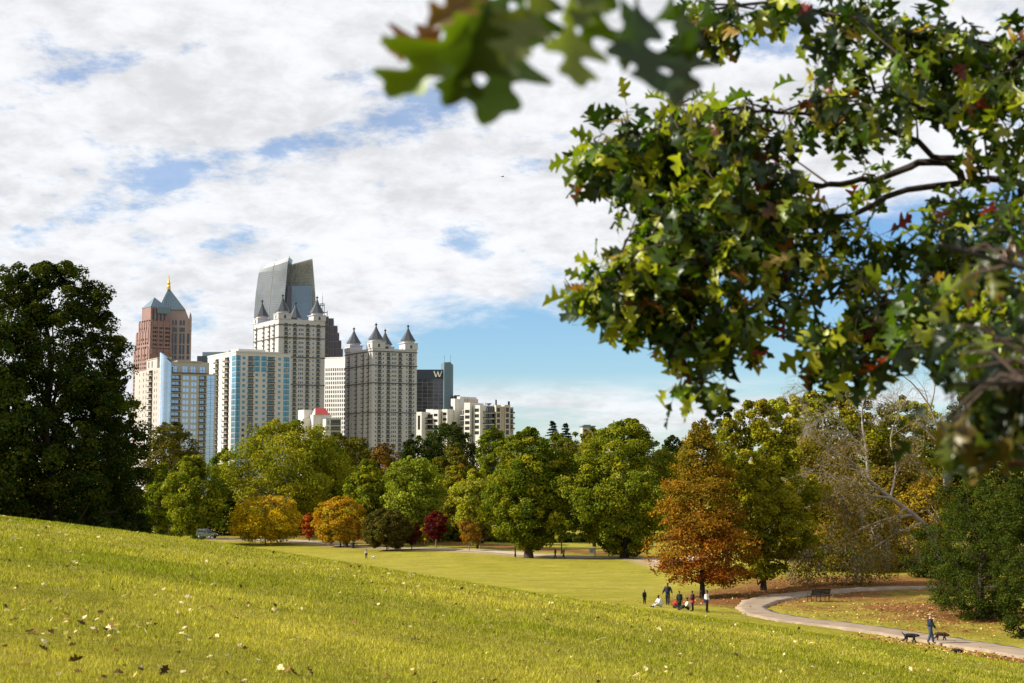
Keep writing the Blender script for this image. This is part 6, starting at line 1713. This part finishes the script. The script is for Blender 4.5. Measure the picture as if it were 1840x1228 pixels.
# ---- the big dark tree on the left
tree('broadleaf_tree', 'big dark leafy tree filling the left edge of the photo', 88, D=92, top=462, width=350, kind='dome', pal=[(.022, .036, .005), (.036, .05, .006), (.070, .08, .008), (.016, .025, .004)], nc=620, nl=110000, size=.20, clear=.0, lump=.20, rc=(.035, .075), shell=.2, tr=.4, limbs=40, topq=.85)
tree('broadleaf_tree', 'dark lower tree leaning out from the right side of the big dark tree', 196, D=98, top=600, width=120, kind='oval', pal=[(.022, .032, .006), (.032, .043, .007), (.043, .05, .008)], nc=200, nl=26000, size=.22, clear=.0, lump=.3, rc=(.06, .11), tr=.25)
tree('broadleaf_tree', 'dark tree cut off by the left edge of the photo', -60, D=88, top=470, width=260, kind='spread', pal=[(.03, .05, .007), (.05, .07, .009)], nc=200, nl=30000, size=.24, clear=.0, lump=.25, tr=.4)
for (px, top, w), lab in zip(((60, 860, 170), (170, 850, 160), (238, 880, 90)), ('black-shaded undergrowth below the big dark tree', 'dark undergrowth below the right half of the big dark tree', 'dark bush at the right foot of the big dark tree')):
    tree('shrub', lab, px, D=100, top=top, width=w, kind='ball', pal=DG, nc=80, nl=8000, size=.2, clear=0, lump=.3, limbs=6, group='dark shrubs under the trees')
# ------------------------------------------------------------------ the oak whose branches hang into the picture
def oak_leaf(curl, cup, wave, twist):
    """a lobed oak leaf of unit length, as two halves along the midrib, slightly folded and bent"""
    half = [(0, .012), (.08, .02), (.14, .05), (.20, .13), (.26, .20), (.31, .215), (.335, .17), (.35, .10), (.385, .07), (.43, .10), (.48, .20), (.53, .30), (.585, .345), (.625, .33), (.63, .25), (.635, .14), (.665, .085), (.71, .10), (.76, .17), (.81, .215), (.855, .20), (.87, .13), (.89, .10), (.93, .085), (.97, .05), (1, 0)]
    half = [(x, y * .95) for x, y in half]
    rib = np.maximum.accumulate([x for x, y in half])
    V = []; n = len(half)
    for side in (1, -1):
        for x, y in half:
            xx = x + (.10 * y if 0 else .0); V.append((xx + .12 * y, side * y, 0))
    for x in rib: V.append((x, 0, 0))
    V = np.array(V, float)
    x, y = V[:, 0].copy(), V[:, 1].copy()
    z = cup * np.abs(y) * .9 + wave * np.sin(x * 9 + 1.2 * np.sign(y)) * np.abs(y) * .5
    a = curl * x; V[:, 0] = np.where(abs(curl) > 1e-3, np.sin(a) / curl, x); z2 = -(1 - np.cos(a)) / curl if abs(curl) > 1e-3 else 0 * x
    V[:, 0] -= z * np.sin(a) * -1 * .0; V[:, 2] = z2 + z * np.cos(a)
    tw = twist * x; V[:, 1], V[:, 2] = V[:, 1] * np.cos(tw) - (V[:, 2] - z2) * np.sin(tw), z2 + V[:, 1] * np.sin(tw) + (V[:, 2] - z2) * np.cos(tw)
    Fc = []
    for s, o in ((0, 0), (1, n)):
        for i in range(n - 1):
            q = (2 * n + i, 2 * n + i + 1, o + i + 1, o + i)
            Fc.append(q if s else q[::-1])
    # petiole
    b = len(V); V = np.vstack([V, [(-.28, -.010, .0), (-.28, .010, .0), (0, .012, 0), (0, -.012, 0)]]); Fc.append((b, b + 3, b + 2, b + 1))
    V[:, 0] += .28
    return V, np.array(Fc)
LT = [oak_leaf(*p) for p in ((.5, .25, .3, .2), (1.3, .7, .6, -.6), (.3, .35, .7, .8), (2.1, .9, .3, -.3), (-.8, .6, .6, .6), (1.0, 1.2, .4, 1.0), (1.7, .5, .8, -1.1), (.7, 1.5, .3, .3))]

def place_leaves(base, dirv, up, size, col, rs):
    """leaf meshes with their stalk at base, pointing along dirv with face normal near up"""
    Vs, Fs, Cs = [], [], []; off = 0
    d = dirv / np.linalg.norm(dirv, axis=1)[:, None]
    s = np.cross(up, d); s /= np.linalg.norm(s, axis=1)[:, None] + 1e-9; u = np.cross(d, s)
    ti = rs.integers(0, len(LT), len(base))
    for k, (tv, tf) in enumerate(LT):
        i = np.where(ti == k)[0]
        if not len(i): continue
        V = base[i][:, None] + size[i][:, None, None] * (tv[None, :, 0:1] * d[i][:, None] + tv[None, :, 1:2] * s[i][:, None] + tv[None, :, 2:3] * u[i][:, None])
        n, m = len(i), len(tv)
        Vs.append(V.reshape(-1, 3)); Fs.append((tf[None] + (np.arange(n) * m)[:, None, None] + off).reshape(-1, 4)); off += n * m
        edge = 1 + .25 * (np.abs(tv[:, 1]) / .4) * rs.uniform(-1, 1)
        Cs.append((col[i][:, None] * edge[None, :, None]).reshape(-1, 3))
    return np.concatenate(Vs), np.concatenate(Fs), np.clip(np.concatenate(Cs), .003, .9)

def oak_cols(n, rs, dry=.055):
    pal = np.array([(.016, .034, .003), (.036, .070, .005), (.085, .145, .008), (.20, .25, .012), (.37, .385, .02), (.12, .12, .010)])  # brightest greens stand in for sunlit leaves, darkest for shaded ones
    c = pal[rs.choice(len(pal), n, p=[.30, .20, .14, .14, .17, .05])] * rs.uniform(.75, 1.25, n)[:, None]
    k = rs.uniform(size=n) < dry
    br = np.array([(.28, .11, .02), (.14, .045, .02), (.36, .22, .04), (.22, .025, .02), (.42, .30, .05)])
    c[k] = br[rs.integers(0, len(br), k.sum())] * rs.uniform(.7, 1.1, k.sum())[:, None]
    return c

def big_oak():
    rs = np.random.default_rng(21)
    TX, TY = 5.2, 5.4
    p0 = np.array([TX, TY, float(ground(TX, TY))])
    root = empty('oak_tree', p0); tag(root, 'near oak whose leafy lobed branches hang in from the top right corner', 'tree')
    loc = p0
    trunk_top = np.array([TX - .2, TY + .1, ZC + 1.6])
    br = []
    def limb(pts, r0, r1):
        P = resamp(np.array(pts), len(pts) * 4); P[1:-1] += rs.normal(0, .012, P[1:-1].shape); br.append((P, np.linspace(r0, r1, len(P)))); return P
    trunk = [(resamp(np.array([p0 + [0, 0, -.2], p0 + [.05, 0, 1.0], trunk_top + [.1, 0, -1.0], trunk_top, trunk_top + [.3, .2, 1.8], trunk_top + [.2, .5, 4.0]]), 24), np.linspace(.27, .09, 24))]
    A = lambda px, py, d: at(px, py, d)
    main = limb([trunk_top + [0, 0, -.6], A(1960, 360, 5.7), A(1840, 330, 5.9), A(1730, 327, 6.0), A(1620, 346, 6.0), A(1540, 378, 5.9), A(1470, 402, 5.8), A(1400, 425, 5.7), A(1310, 450, 5.6), A(1220, 470, 5.5), A(1140, 495, 5.4), A(1090, 515, 5.3)], .034, .005)
    up1 = limb([A(1730, 327, 6.0), A(1680, 288, 6.0), A(1600, 310, 6.1), A(1530, 330, 6.1), A(1450, 330, 6.0), A(1340, 300, 5.9), A(1230, 280, 5.7), A(1120, 270, 5.6), A(1060, 290, 5.5)], .018, .004)
    up2 = limb([A(1900, 320, 5.8), A(1760, 290, 5.9), A(1690, 285, 5.9), A(1620, 240, 5.9), A(1540, 215, 5.8), A(1440, 205, 5.6), A(1330, 200, 5.5), A(1200, 190, 5.4)], .016, .004)
    up3 = limb([trunk_top + [0, 0, .2], A(1960, 120, 5.5), A(1840, 100, 5.5), A(1740, 70, 5.5), A(1620, 60, 5.5), A(1500, 30, 5.4), A(1380, 10, 5.3), A(1270, 20, 5.2)], .030, .005)
    up4 = limb([A(1840, 100, 5.5), A(1780, 180, 5.6), A(1690, 210, 5.7), A(1600, 170, 5.8), A(1530, 130, 5.8)], .022, .005)
    lo1 = limb([A(1840, 330, 5.9), A(1800, 420, 5.6), A(1720, 480, 5.4), A(1640, 520, 5.3), A(1560, 560, 5.2), A(1500, 620, 5.2)], .015, .004)
    lo2 = limb([A(1960, 360, 5.7), A(1900, 500, 5.0), A(1840, 580, 4.8), A(1760, 630, 4.7), A(1700, 640, 4.7), A(1620, 625, 4.7)], .018, .004)
    lo3 = limb([A(1470, 402, 5.8), A(1440, 470, 5.7), A(1400, 520, 5.6), A(1330, 570, 5.5), A(1270, 620, 5.4), A(1262, 690, 5.3)], .016, .004)
    near1 = limb([trunk_top + [0, -.1, -.9], A(2050, 480, 3.6), A(1920, 500, 3.0), A(1830, 470, 2.8), A(1740, 450, 2.7), A(1690, 440, 2.7)], .016, .004)
    near2 = limb([trunk_top + [0, -.1, -1.1], A(2060, 640, 3.4), A(1930, 700, 2.8), A(1840, 690, 2.6), A(1760, 680, 2.5), A(1710, 690, 2.5)], .014, .004)
    top1 = limb([trunk_top + [0, -.3, .4], np.array([2.2, 2.9, ZC + 2.0]), np.array([1.2, 2.0, ZC + 1.25]), A(1330, -150, 1.62), A(1180, -95, 1.55), A(1010, -70, 1.5), A(880, -62, 1.45), A(790, -45, 1.45)], .022, .003)
    # ---- clusters: (centre px, radii, depth, depth spread, number of twig ends)
    blobs = [(1120, 300, 80, 75, 5.6, .45, 24), (1230, 300, 110, 95, 5.7, .6, 48), (1330, 310, 100, 90, 5.8, .6, 40), (1240, 425, 130, 85, 5.5, .6, 58), (1100, 508, 58, 42, 5.3, .3, 16),
             (1180, 560, 90, 62, 5.4, .4, 30), (1275, 570, 75, 60, 5.4, .4, 20), (1262, 672, 20, 36, 5.2, .2, 4), (1395, 400, 80, 80, 5.7, .5, 28), (1350, 620, 22, 34, 5.3, .2, 3),
             (1160, 225, 60, 35, 5.5, .3, 10), (1290, 210, 80, 35, 5.5, .3, 14), (1450, 200, 80, 50, 5.6, .4, 16), (1560, 180, 80, 80, 5.7, .6, 22), (1470, 110, 45, 60, 5.6, .4, 8), (1630, 60, 120, 60, 5.5, .5, 34),
             (1530, 40, 60, 45, 5.4, .4, 12), (1740, 90, 100, 90, 5.6, .6, 40), (1660, 190, 80, 60, 5.7, .5, 16), (1790, 200, 70, 80, 5.6, .5, 24), (1440, 480, 60, 60, 5.6, .4, 16),
             (1480, 600, 60, 70, 5.2, .4, 15), (1540, 620, 70, 55, 5.2, .4, 24), (1590, 520, 70, 60, 5.3, .5, 22), (1640, 440, 90, 60, 5.4, .5, 26), (1700, 560, 80, 80, 5.0, .5, 30), (1790, 420, 70, 90, 5.4, .6, 34),
             (1800, 540, 60, 80, 4.9, .5, 24), (1640, 620, 60, 40, 4.8, .3, 14), (1790, 640, 60, 60, 4.7, .4, 18), (1700, 380, 60, 40, 5.8, .4, 10), (1270, 40, 60, 50, 5.2, .3, 12), (1380, 10, 60, 25, 5.3, .3, 6), (1550, 300, 50, 30, 6.0, .3, 4),
             (1800, 300, 50, 50, 5.8, .4, 8)]
    B = np.concatenate([P for P, r in br[:8]])
    tw = []; LB, LD, LU, LS, LC = [], [], [], [], []
    def cluster(c, d_out, n, sz, cols, spread=.72, droop=.85):
        for k in range(n):
            f = rs.normal(size=3); f /= np.linalg.norm(f)
            dv = d_out * (1 - spread) + f * spread + np.array([0, 0, -droop * rs.uniform(.2, 1)])
            LB.append(c - d_out * rs.uniform(0, .10) + rs.normal(0, .012, 3)); LD.append(dv); LU.append(np.array([-.25, -.1, .9]) + rs.normal(0, .75, 3)); LS.append(sz * rs.uniform(.7, 1.2)); LC.append(cols[k])
    for (px, py, rx, ry, dd, sp, n) in blobs:
        n = max(2, int(n * (.45 if px > 1410 else .80)))
        for k in range(n):
            a = rs.uniform(0, 6.28); q = math.sqrt(rs.uniform()); D = dd + rs.normal(0, sp * .5)
            c = A(px + rx * q * math.cos(a), py + ry * q * math.sin(a), D)
            j = int(np.argmin(np.linalg.norm(B - c, axis=1) + .25 * rs.uniform(0, 1, len(B)))); s = B[j]
            mid = (s + c) / 2 + np.array([0, 0, .08 * np.linalg.norm(c - s)]) + rs.normal(0, .03, 3)
            tw.append((np.array([s, (s + mid) / 2 + rs.normal(0, .012, 3), mid, (mid + c) / 2 + rs.normal(0, .01, 3), c]), np.array([.0065, .005, .004, .003, .002])))
            do = c - mid; do = do / (np.linalg.norm(do) + 1e-6)
            nl_ = rs.integers(6, 11); cluster(c, do, nl_, .120, oak_cols(nl_, rs))
            if np.linalg.norm(c - s) > .25:
                nl_ = rs.integers(2, 5); cluster(mid, do, nl_, .112, oak_cols(nl_, rs))
    V, Fc, col = place_leaves(np.array(LB), np.array(LD), np.array(LU), np.array(LS), np.array(LC), rs)
    link('foliage', npmesh('foliage', V - loc, Fc, M['oakleaf'], col), root)
    # ---- nearer sprays on the right, out of focus
    LB.clear(); LD.clear(); LU.clear(); LS.clear(); LC.clear()
    near = [(1712, 505, 45, 45, 3.0, 4), (1650, 575, 30, 30, 3.1, 2), (1715, 720, 30, 60, 2.75, 5), (1745, 800, 40, 40, 2.75, 4), (1812, 800, 30, 70, 2.7, 6), (1770, 740, 40, 60, 2.8, 6), (1800, 690, 40, 40, 3.1, 6), (1830, 600, 25, 60, 3.2, 3), (1770, 660, 60, 30, 3.0, 4), (1690, 810, 15, 30, 2.7, 2)]
    Bn = np.concatenate([near1, near2])
    for (px, py, rx, ry, dd, n) in near:
        for k in range(n):
            a = rs.uniform(0, 6.28); q = math.sqrt(rs.uniform()); c = A(px + rx * q * math.cos(a), py - 25 + ry * q * math.sin(a), dd + rs.normal(0, .12))
            s = Bn[int(np.argmin(np.linalg.norm(Bn - c, axis=1)))]; mid = (s + c) / 2 + [0, 0, .03]
            tw.append((np.array([s, mid, c]), np.array([.004, .003, .002]))); do = c - mid; do /= np.linalg.norm(do) + 1e-6
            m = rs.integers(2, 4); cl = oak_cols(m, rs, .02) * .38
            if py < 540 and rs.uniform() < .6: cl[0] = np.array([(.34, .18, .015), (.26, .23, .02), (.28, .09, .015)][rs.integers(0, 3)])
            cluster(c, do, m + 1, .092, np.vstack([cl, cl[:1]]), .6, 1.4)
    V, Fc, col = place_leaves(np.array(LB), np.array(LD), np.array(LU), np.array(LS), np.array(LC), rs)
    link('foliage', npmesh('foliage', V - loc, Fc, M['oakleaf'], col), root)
    # ---- big blurred leaves right in front of the camera, top centre: (base px, tip px, depth, tint)
    big = [((905, -70), (745, 215), 1.48, (.15, .22, .010), .6), ((840, 20), (688, 126), 1.56, (.24, .085, .006), .25), ((890, -80), (832, 198), 1.44, (.05, .085, .008), .9), ((955, -80), (897, 212), 1.50, (.10, .17, .010), .8), ((1040, -80), (990, 152), 1.42, (.22, .26, .012), .8),
           ((900, -50), (785, 38), 1.38, (.20, .10, .008), .2), ((1000, -90), (925, 110), 1.36, (.13, .15, .02), .8), ((1095, -90), (1065, 100), 1.5, (.06, .10, .008), .8), ((1150, -70), (1122, 205), 1.55, (.025, .05, .006), .8), ((1215, -80), (1185, 150), 1.62, (.04, .07, .008), .8),
           ((1270, -80), (1272, 150), 1.6, (.03, .06, .008), .9), ((1120, -110), (1020, 60), 1.45, (.10, .13, .012), .8), ((850, -90), (868, 62), 1.5, (.20, .22, .010), .5), ((960, -100), (850, 80), 1.55, (.06, .10, .010), .8), ((1225, -40), (1235, 175), 1.7, (.04, .055, .015), .7),
           ((1100, -60), (1150, 120), 1.58, (.035, .06, .008), .9), ((980, -70), (965, 100), 1.6, (.04, .075, .008), .9), ((830, -90), (800, 60), 1.6, (.20, .24, .010), .3)]
    base, dv, upv, sz, cl = [], [], [], [], []
    for (b, t, d, c, wd) in big:
        P = A(*b, d); Q = A(*t, d * rs.uniform(.97, 1.04)); L = np.linalg.norm(Q - P)
        base.append(P); dv.append(Q - P); upv.append(np.array([.75, -1.0 * wd, .15 + .5 * (1 - wd)]) + rs.normal(0, .18, 3)); sz.append(L / 1.22); cl.append(tuple(.85 * q for q in c))
        s = top1[int(np.argmin(np.linalg.norm(top1 - P, axis=1)))]; tw.append((np.array([s, (s + P) / 2, P]), np.array([.002, .0018, .0013])))
    V, Fc, col = place_leaves(np.array(base), np.array(dv), np.array(upv), np.array(sz), np.array(cl), rs)
    link('foliage', npmesh('foliage', V - loc, Fc, M['oakleaf'], col), root)
    v, f = tubes([(P - loc, r) for P, r in br], 8); v2, f2 = tubes([(P - loc, r) for P, r in tw], 5)
    link('branch', npmesh('branch', np.concatenate([v, v2]), np.concatenate([f, f2 + len(v)]), [M['bark_dark'], mat('oak_twig', (.06, .038, .028), .8, .25, 20)], smooth=True, mi=np.r_[np.zeros(len(f)), np.ones(len(f2))]), root)
    v, f = tubes([(P - loc, r) for P, r in trunk], 14); link('trunk', npmesh('trunk', v, f, M['bark'], smooth=True), root)
big_oak()
# ------------------------------------------------------------------ sun, sky, camera
HOLES = [(180, 115, 120, 45, .14), (370, 80, 60, 22, .10), (90, 60, 70, 24, .06), (640, 130, 70, 26, .07), (420, 430, 80, 22, .07), (850, 420, 80, 30, .06), (240, 210, 90, 24, .05), (800, 300, 60, 24, .05), (310, 315, 80, 32, .13), (590, 250, 105, 34, .13), (500, 265, 60, 25, .08), (760, 190, 90, 50, .15), (170, 385, 90, 28, .10), (50, 425, 70, 20, .08), (1390, 60, 120, 60, .13), (1430, 470, 120, 60, .16), (1150, 690, 100, 30, .1)]
EL, AZ = R_(31), R_(-96)               # azimuth from the view direction, negative = left
S = Vector((math.sin(AZ) * math.cos(EL), math.cos(AZ) * math.cos(EL), math.sin(EL)))
sd = bpy.data.lights.new('sun', 'SUN'); sd.energy = 5.0; sd.angle = R_(.53); sd.color = (1, .93, .80)
so = bpy.data.objects.new('sun', sd); so.rotation_euler = S.to_track_quat('Z', 'Y').to_euler(); so.location = (-40, 0, 80); COL.objects.link(so)

W = bpy.data.worlds.new('World'); SC.world = W; W.use_nodes = True
nt = W.node_tree; N, L = nt.nodes, nt.links
bg = N['Background']; bg.inputs['Strength'].default_value = 1
sky = N.new('ShaderNodeTexSky'); sky.sky_type = 'NISHITA'; sky.sun_disc = False; sky.sun_elevation = EL; sky.sun_rotation = AZ; sky.air_density = 1.0; sky.dust_density = .1; sky.ozone_density = 1.6
def V_(op, a, b=None):
    n = N.new('ShaderNodeMath'); n.operation = op
    for i, q in enumerate((a, b)):
        if q is None: continue
        if isinstance(q, (int, float)): n.inputs[i].default_value = q
        else: L.new(q, n.inputs[i])
    return n.outputs[0]
def remap(x, a, b, c=0.0, d=1.0, smooth=True):
    n = N.new('ShaderNodeMapRange'); n.interpolation_type = 'SMOOTHSTEP' if smooth else 'LINEAR'
    for i, q in enumerate((a, b, c, d)): n.inputs[i + 1].default_value = q
    L.new(x, n.inputs[0]); return n.outputs[0]
tc = N.new('ShaderNodeTexCoord'); sp = N.new('ShaderNodeSeparateXYZ'); L.new(tc.outputs['Generated'], sp.inputs[0])
dx, dy, dz = sp.outputs
# cloud deck: directions projected on a flat layer high above the ground
zc = V_('ADD', V_('MAXIMUM', dz, 0.0), .30)
qx, qy = V_('DIVIDE', dx, zc), V_('DIVIDE', dy, zc)
def comb(x, y, z=0.0):
    n = N.new('ShaderNodeCombineXYZ')
    for i, q in enumerate((x, y, z)):
        if isinstance(q, (int, float)): n.inputs[i].default_value = q
        else: L.new(q, n.inputs[i])
    return n.outputs[0]
P = comb(qx, qy)
def noise(v, sc, det=8, rough=.58, off=(0, 0, 0), dist=0.0):
    m = N.new('ShaderNodeMapping'); m.inputs['Location'].default_value = off; L.new(v, m.inputs[0])
    n = N.new('ShaderNodeTexNoise'); n.inputs['Scale'].default_value = sc; n.inputs['Detail'].default_value = det; n.inputs['Roughness'].default_value = rough; n.inputs['Distortion'].default_value = dist
    L.new(m.outputs[0], n.inputs['Vector']); return n.outputs['Fac']
n1 = noise(P, 1.7, 9, .60, (3.1, 1.7, 0), .35)
n2 = noise(P, 6.0, 8, .62, (0, 5, 0), .2)
n3 = noise(P, 19.0, 6, .62, (4, 1, 0), .1)
dens = V_('ADD', V_('ADD', V_('MULTIPLY', n1, .36), V_('MULTIPLY', n2, .34)), V_('MULTIPLY', n3, .30))
# the deck ends along a slanting front to the right; below it the sky is clear
sy = V_('MAXIMUM', dy, .08)
u, v = V_('DIVIDE', dx, sy), V_('DIVIDE', dz, sy)
edge = V_('ADD', V_('MULTIPLY', u, .26), .107)
edge = V_('SUBTRACT', edge, V_('MULTIPLY', V_('MAXIMUM', V_('SUBTRACT', -.11, u), 0.0), 1.3))
front = V_('ADD', V_('SUBTRACT', v, edge), V_('MULTIPLY', V_('SUBTRACT', n2, .5), .10))
fm = remap(front, -.012, .022)
# blue holes in the deck where the layer is thin
thin = 0.0
for (hx, hy, rx, ry, amt) in HOLES:
    hu, hv = ts(hx, hy)
    a_ = V_('DIVIDE', V_('SUBTRACT', u, hu), rx / F); b_ = V_('DIVIDE', V_('SUBTRACT', v, V_('ADD', V_('MULTIPLY', V_('SUBTRACT', u, hu), .25), hv)), ry / F)
    g_ = V_('MULTIPLY', V_('POWER', 2.718, V_('MULTIPLY', V_('ADD', V_('MULTIPLY', a_, a_), V_('MULTIPLY', b_, b_)), -1.0)), amt)
    thin = V_('ADD', thin, g_)
cover = remap(V_('SUBTRACT', dens, thin), .35, .465)
cover = V_('MULTIPLY', V_('ADD', V_('MULTIPLY', cover, .72), .28), fm)
# thin bright streaks low over the horizon
st = noise(comb(V_('MULTIPLY', u, 5.0), V_('MULTIPLY', v, 42.0)), 1.0, 6, .55, (1.3, .4, 0), .2)
band = V_('MULTIPLY', remap(v, .002, .02), V_('SUBTRACT', 1.0, remap(v, .038, .062)))
streak = V_('MULTIPLY', V_('MULTIPLY', remap(st, .38, .54), band), .88)
cover = V_('MAXIMUM', cover, streak)
# cloud tone: bright rims, greyer thick parts
tone = remap(V_('ADD', V_('MULTIPLY', noise(P, 3.0, 7, .6, (8, 2, 0), .3), .5), V_('MULTIPLY', noise(P, 13.0, 6, .65, (2, 7, 0), .2), .5)), .36, .60, .45, .60)
cl = N.new('ShaderNodeVectorMath'); cl.operation = 'SCALE'; cl.inputs[0].default_value = (.90, .915, .95); L.new(tone, cl.inputs['Scale'])
sk = N.new('ShaderNodeVectorMath'); sk.operation = 'SCALE'; sk.inputs['Scale'].default_value = .070
wb = N.new('ShaderNodeVectorMath'); wb.operation = 'MULTIPLY'; wb.inputs[1].default_value = (.68, .90, 1.17); L.new(sky.outputs[0], wb.inputs[0]); L.new(wb.outputs[0], sk.inputs[0])
mx = N.new('ShaderNodeMix'); mx.data_type = 'RGBA'; L.new(cover, mx.inputs[0]); L.new(sk.outputs[0], mx.inputs[6]); L.new(cl.outputs[0], mx.inputs[7])
L.new(mx.outputs[2], bg.inputs['Color'])

cam = bpy.data.cameras.new('camera'); co = bpy.data.objects.new('camera', cam); COL.objects.link(co)
cam.sensor_width = 36; cam.lens = F / 1840 * 36; cam.clip_start = .05; cam.clip_end = 30000
co.location = (0, 0, ZC); co.rotation_euler = (PI / 2 + PITCH, 0, 0)
cam.dof.use_dof = True; cam.dof.focus_distance = 130; cam.dof.aperture_fstop = 5.2
SC.camera = co
SC.render.engine = 'CYCLES'
SC.cycles.use_denoising = True
SC.cycles.max_bounces = 6; SC.cycles.diffuse_bounces = 2; SC.cycles.glossy_bounces = 3; SC.cycles.transmission_bounces = 4
vs = SC.view_settings; vs.view_transform = 'Standard'; vs.look = 'None'; vs.exposure = .85; vs.gamma = 1; vs.use_curve_mapping = False
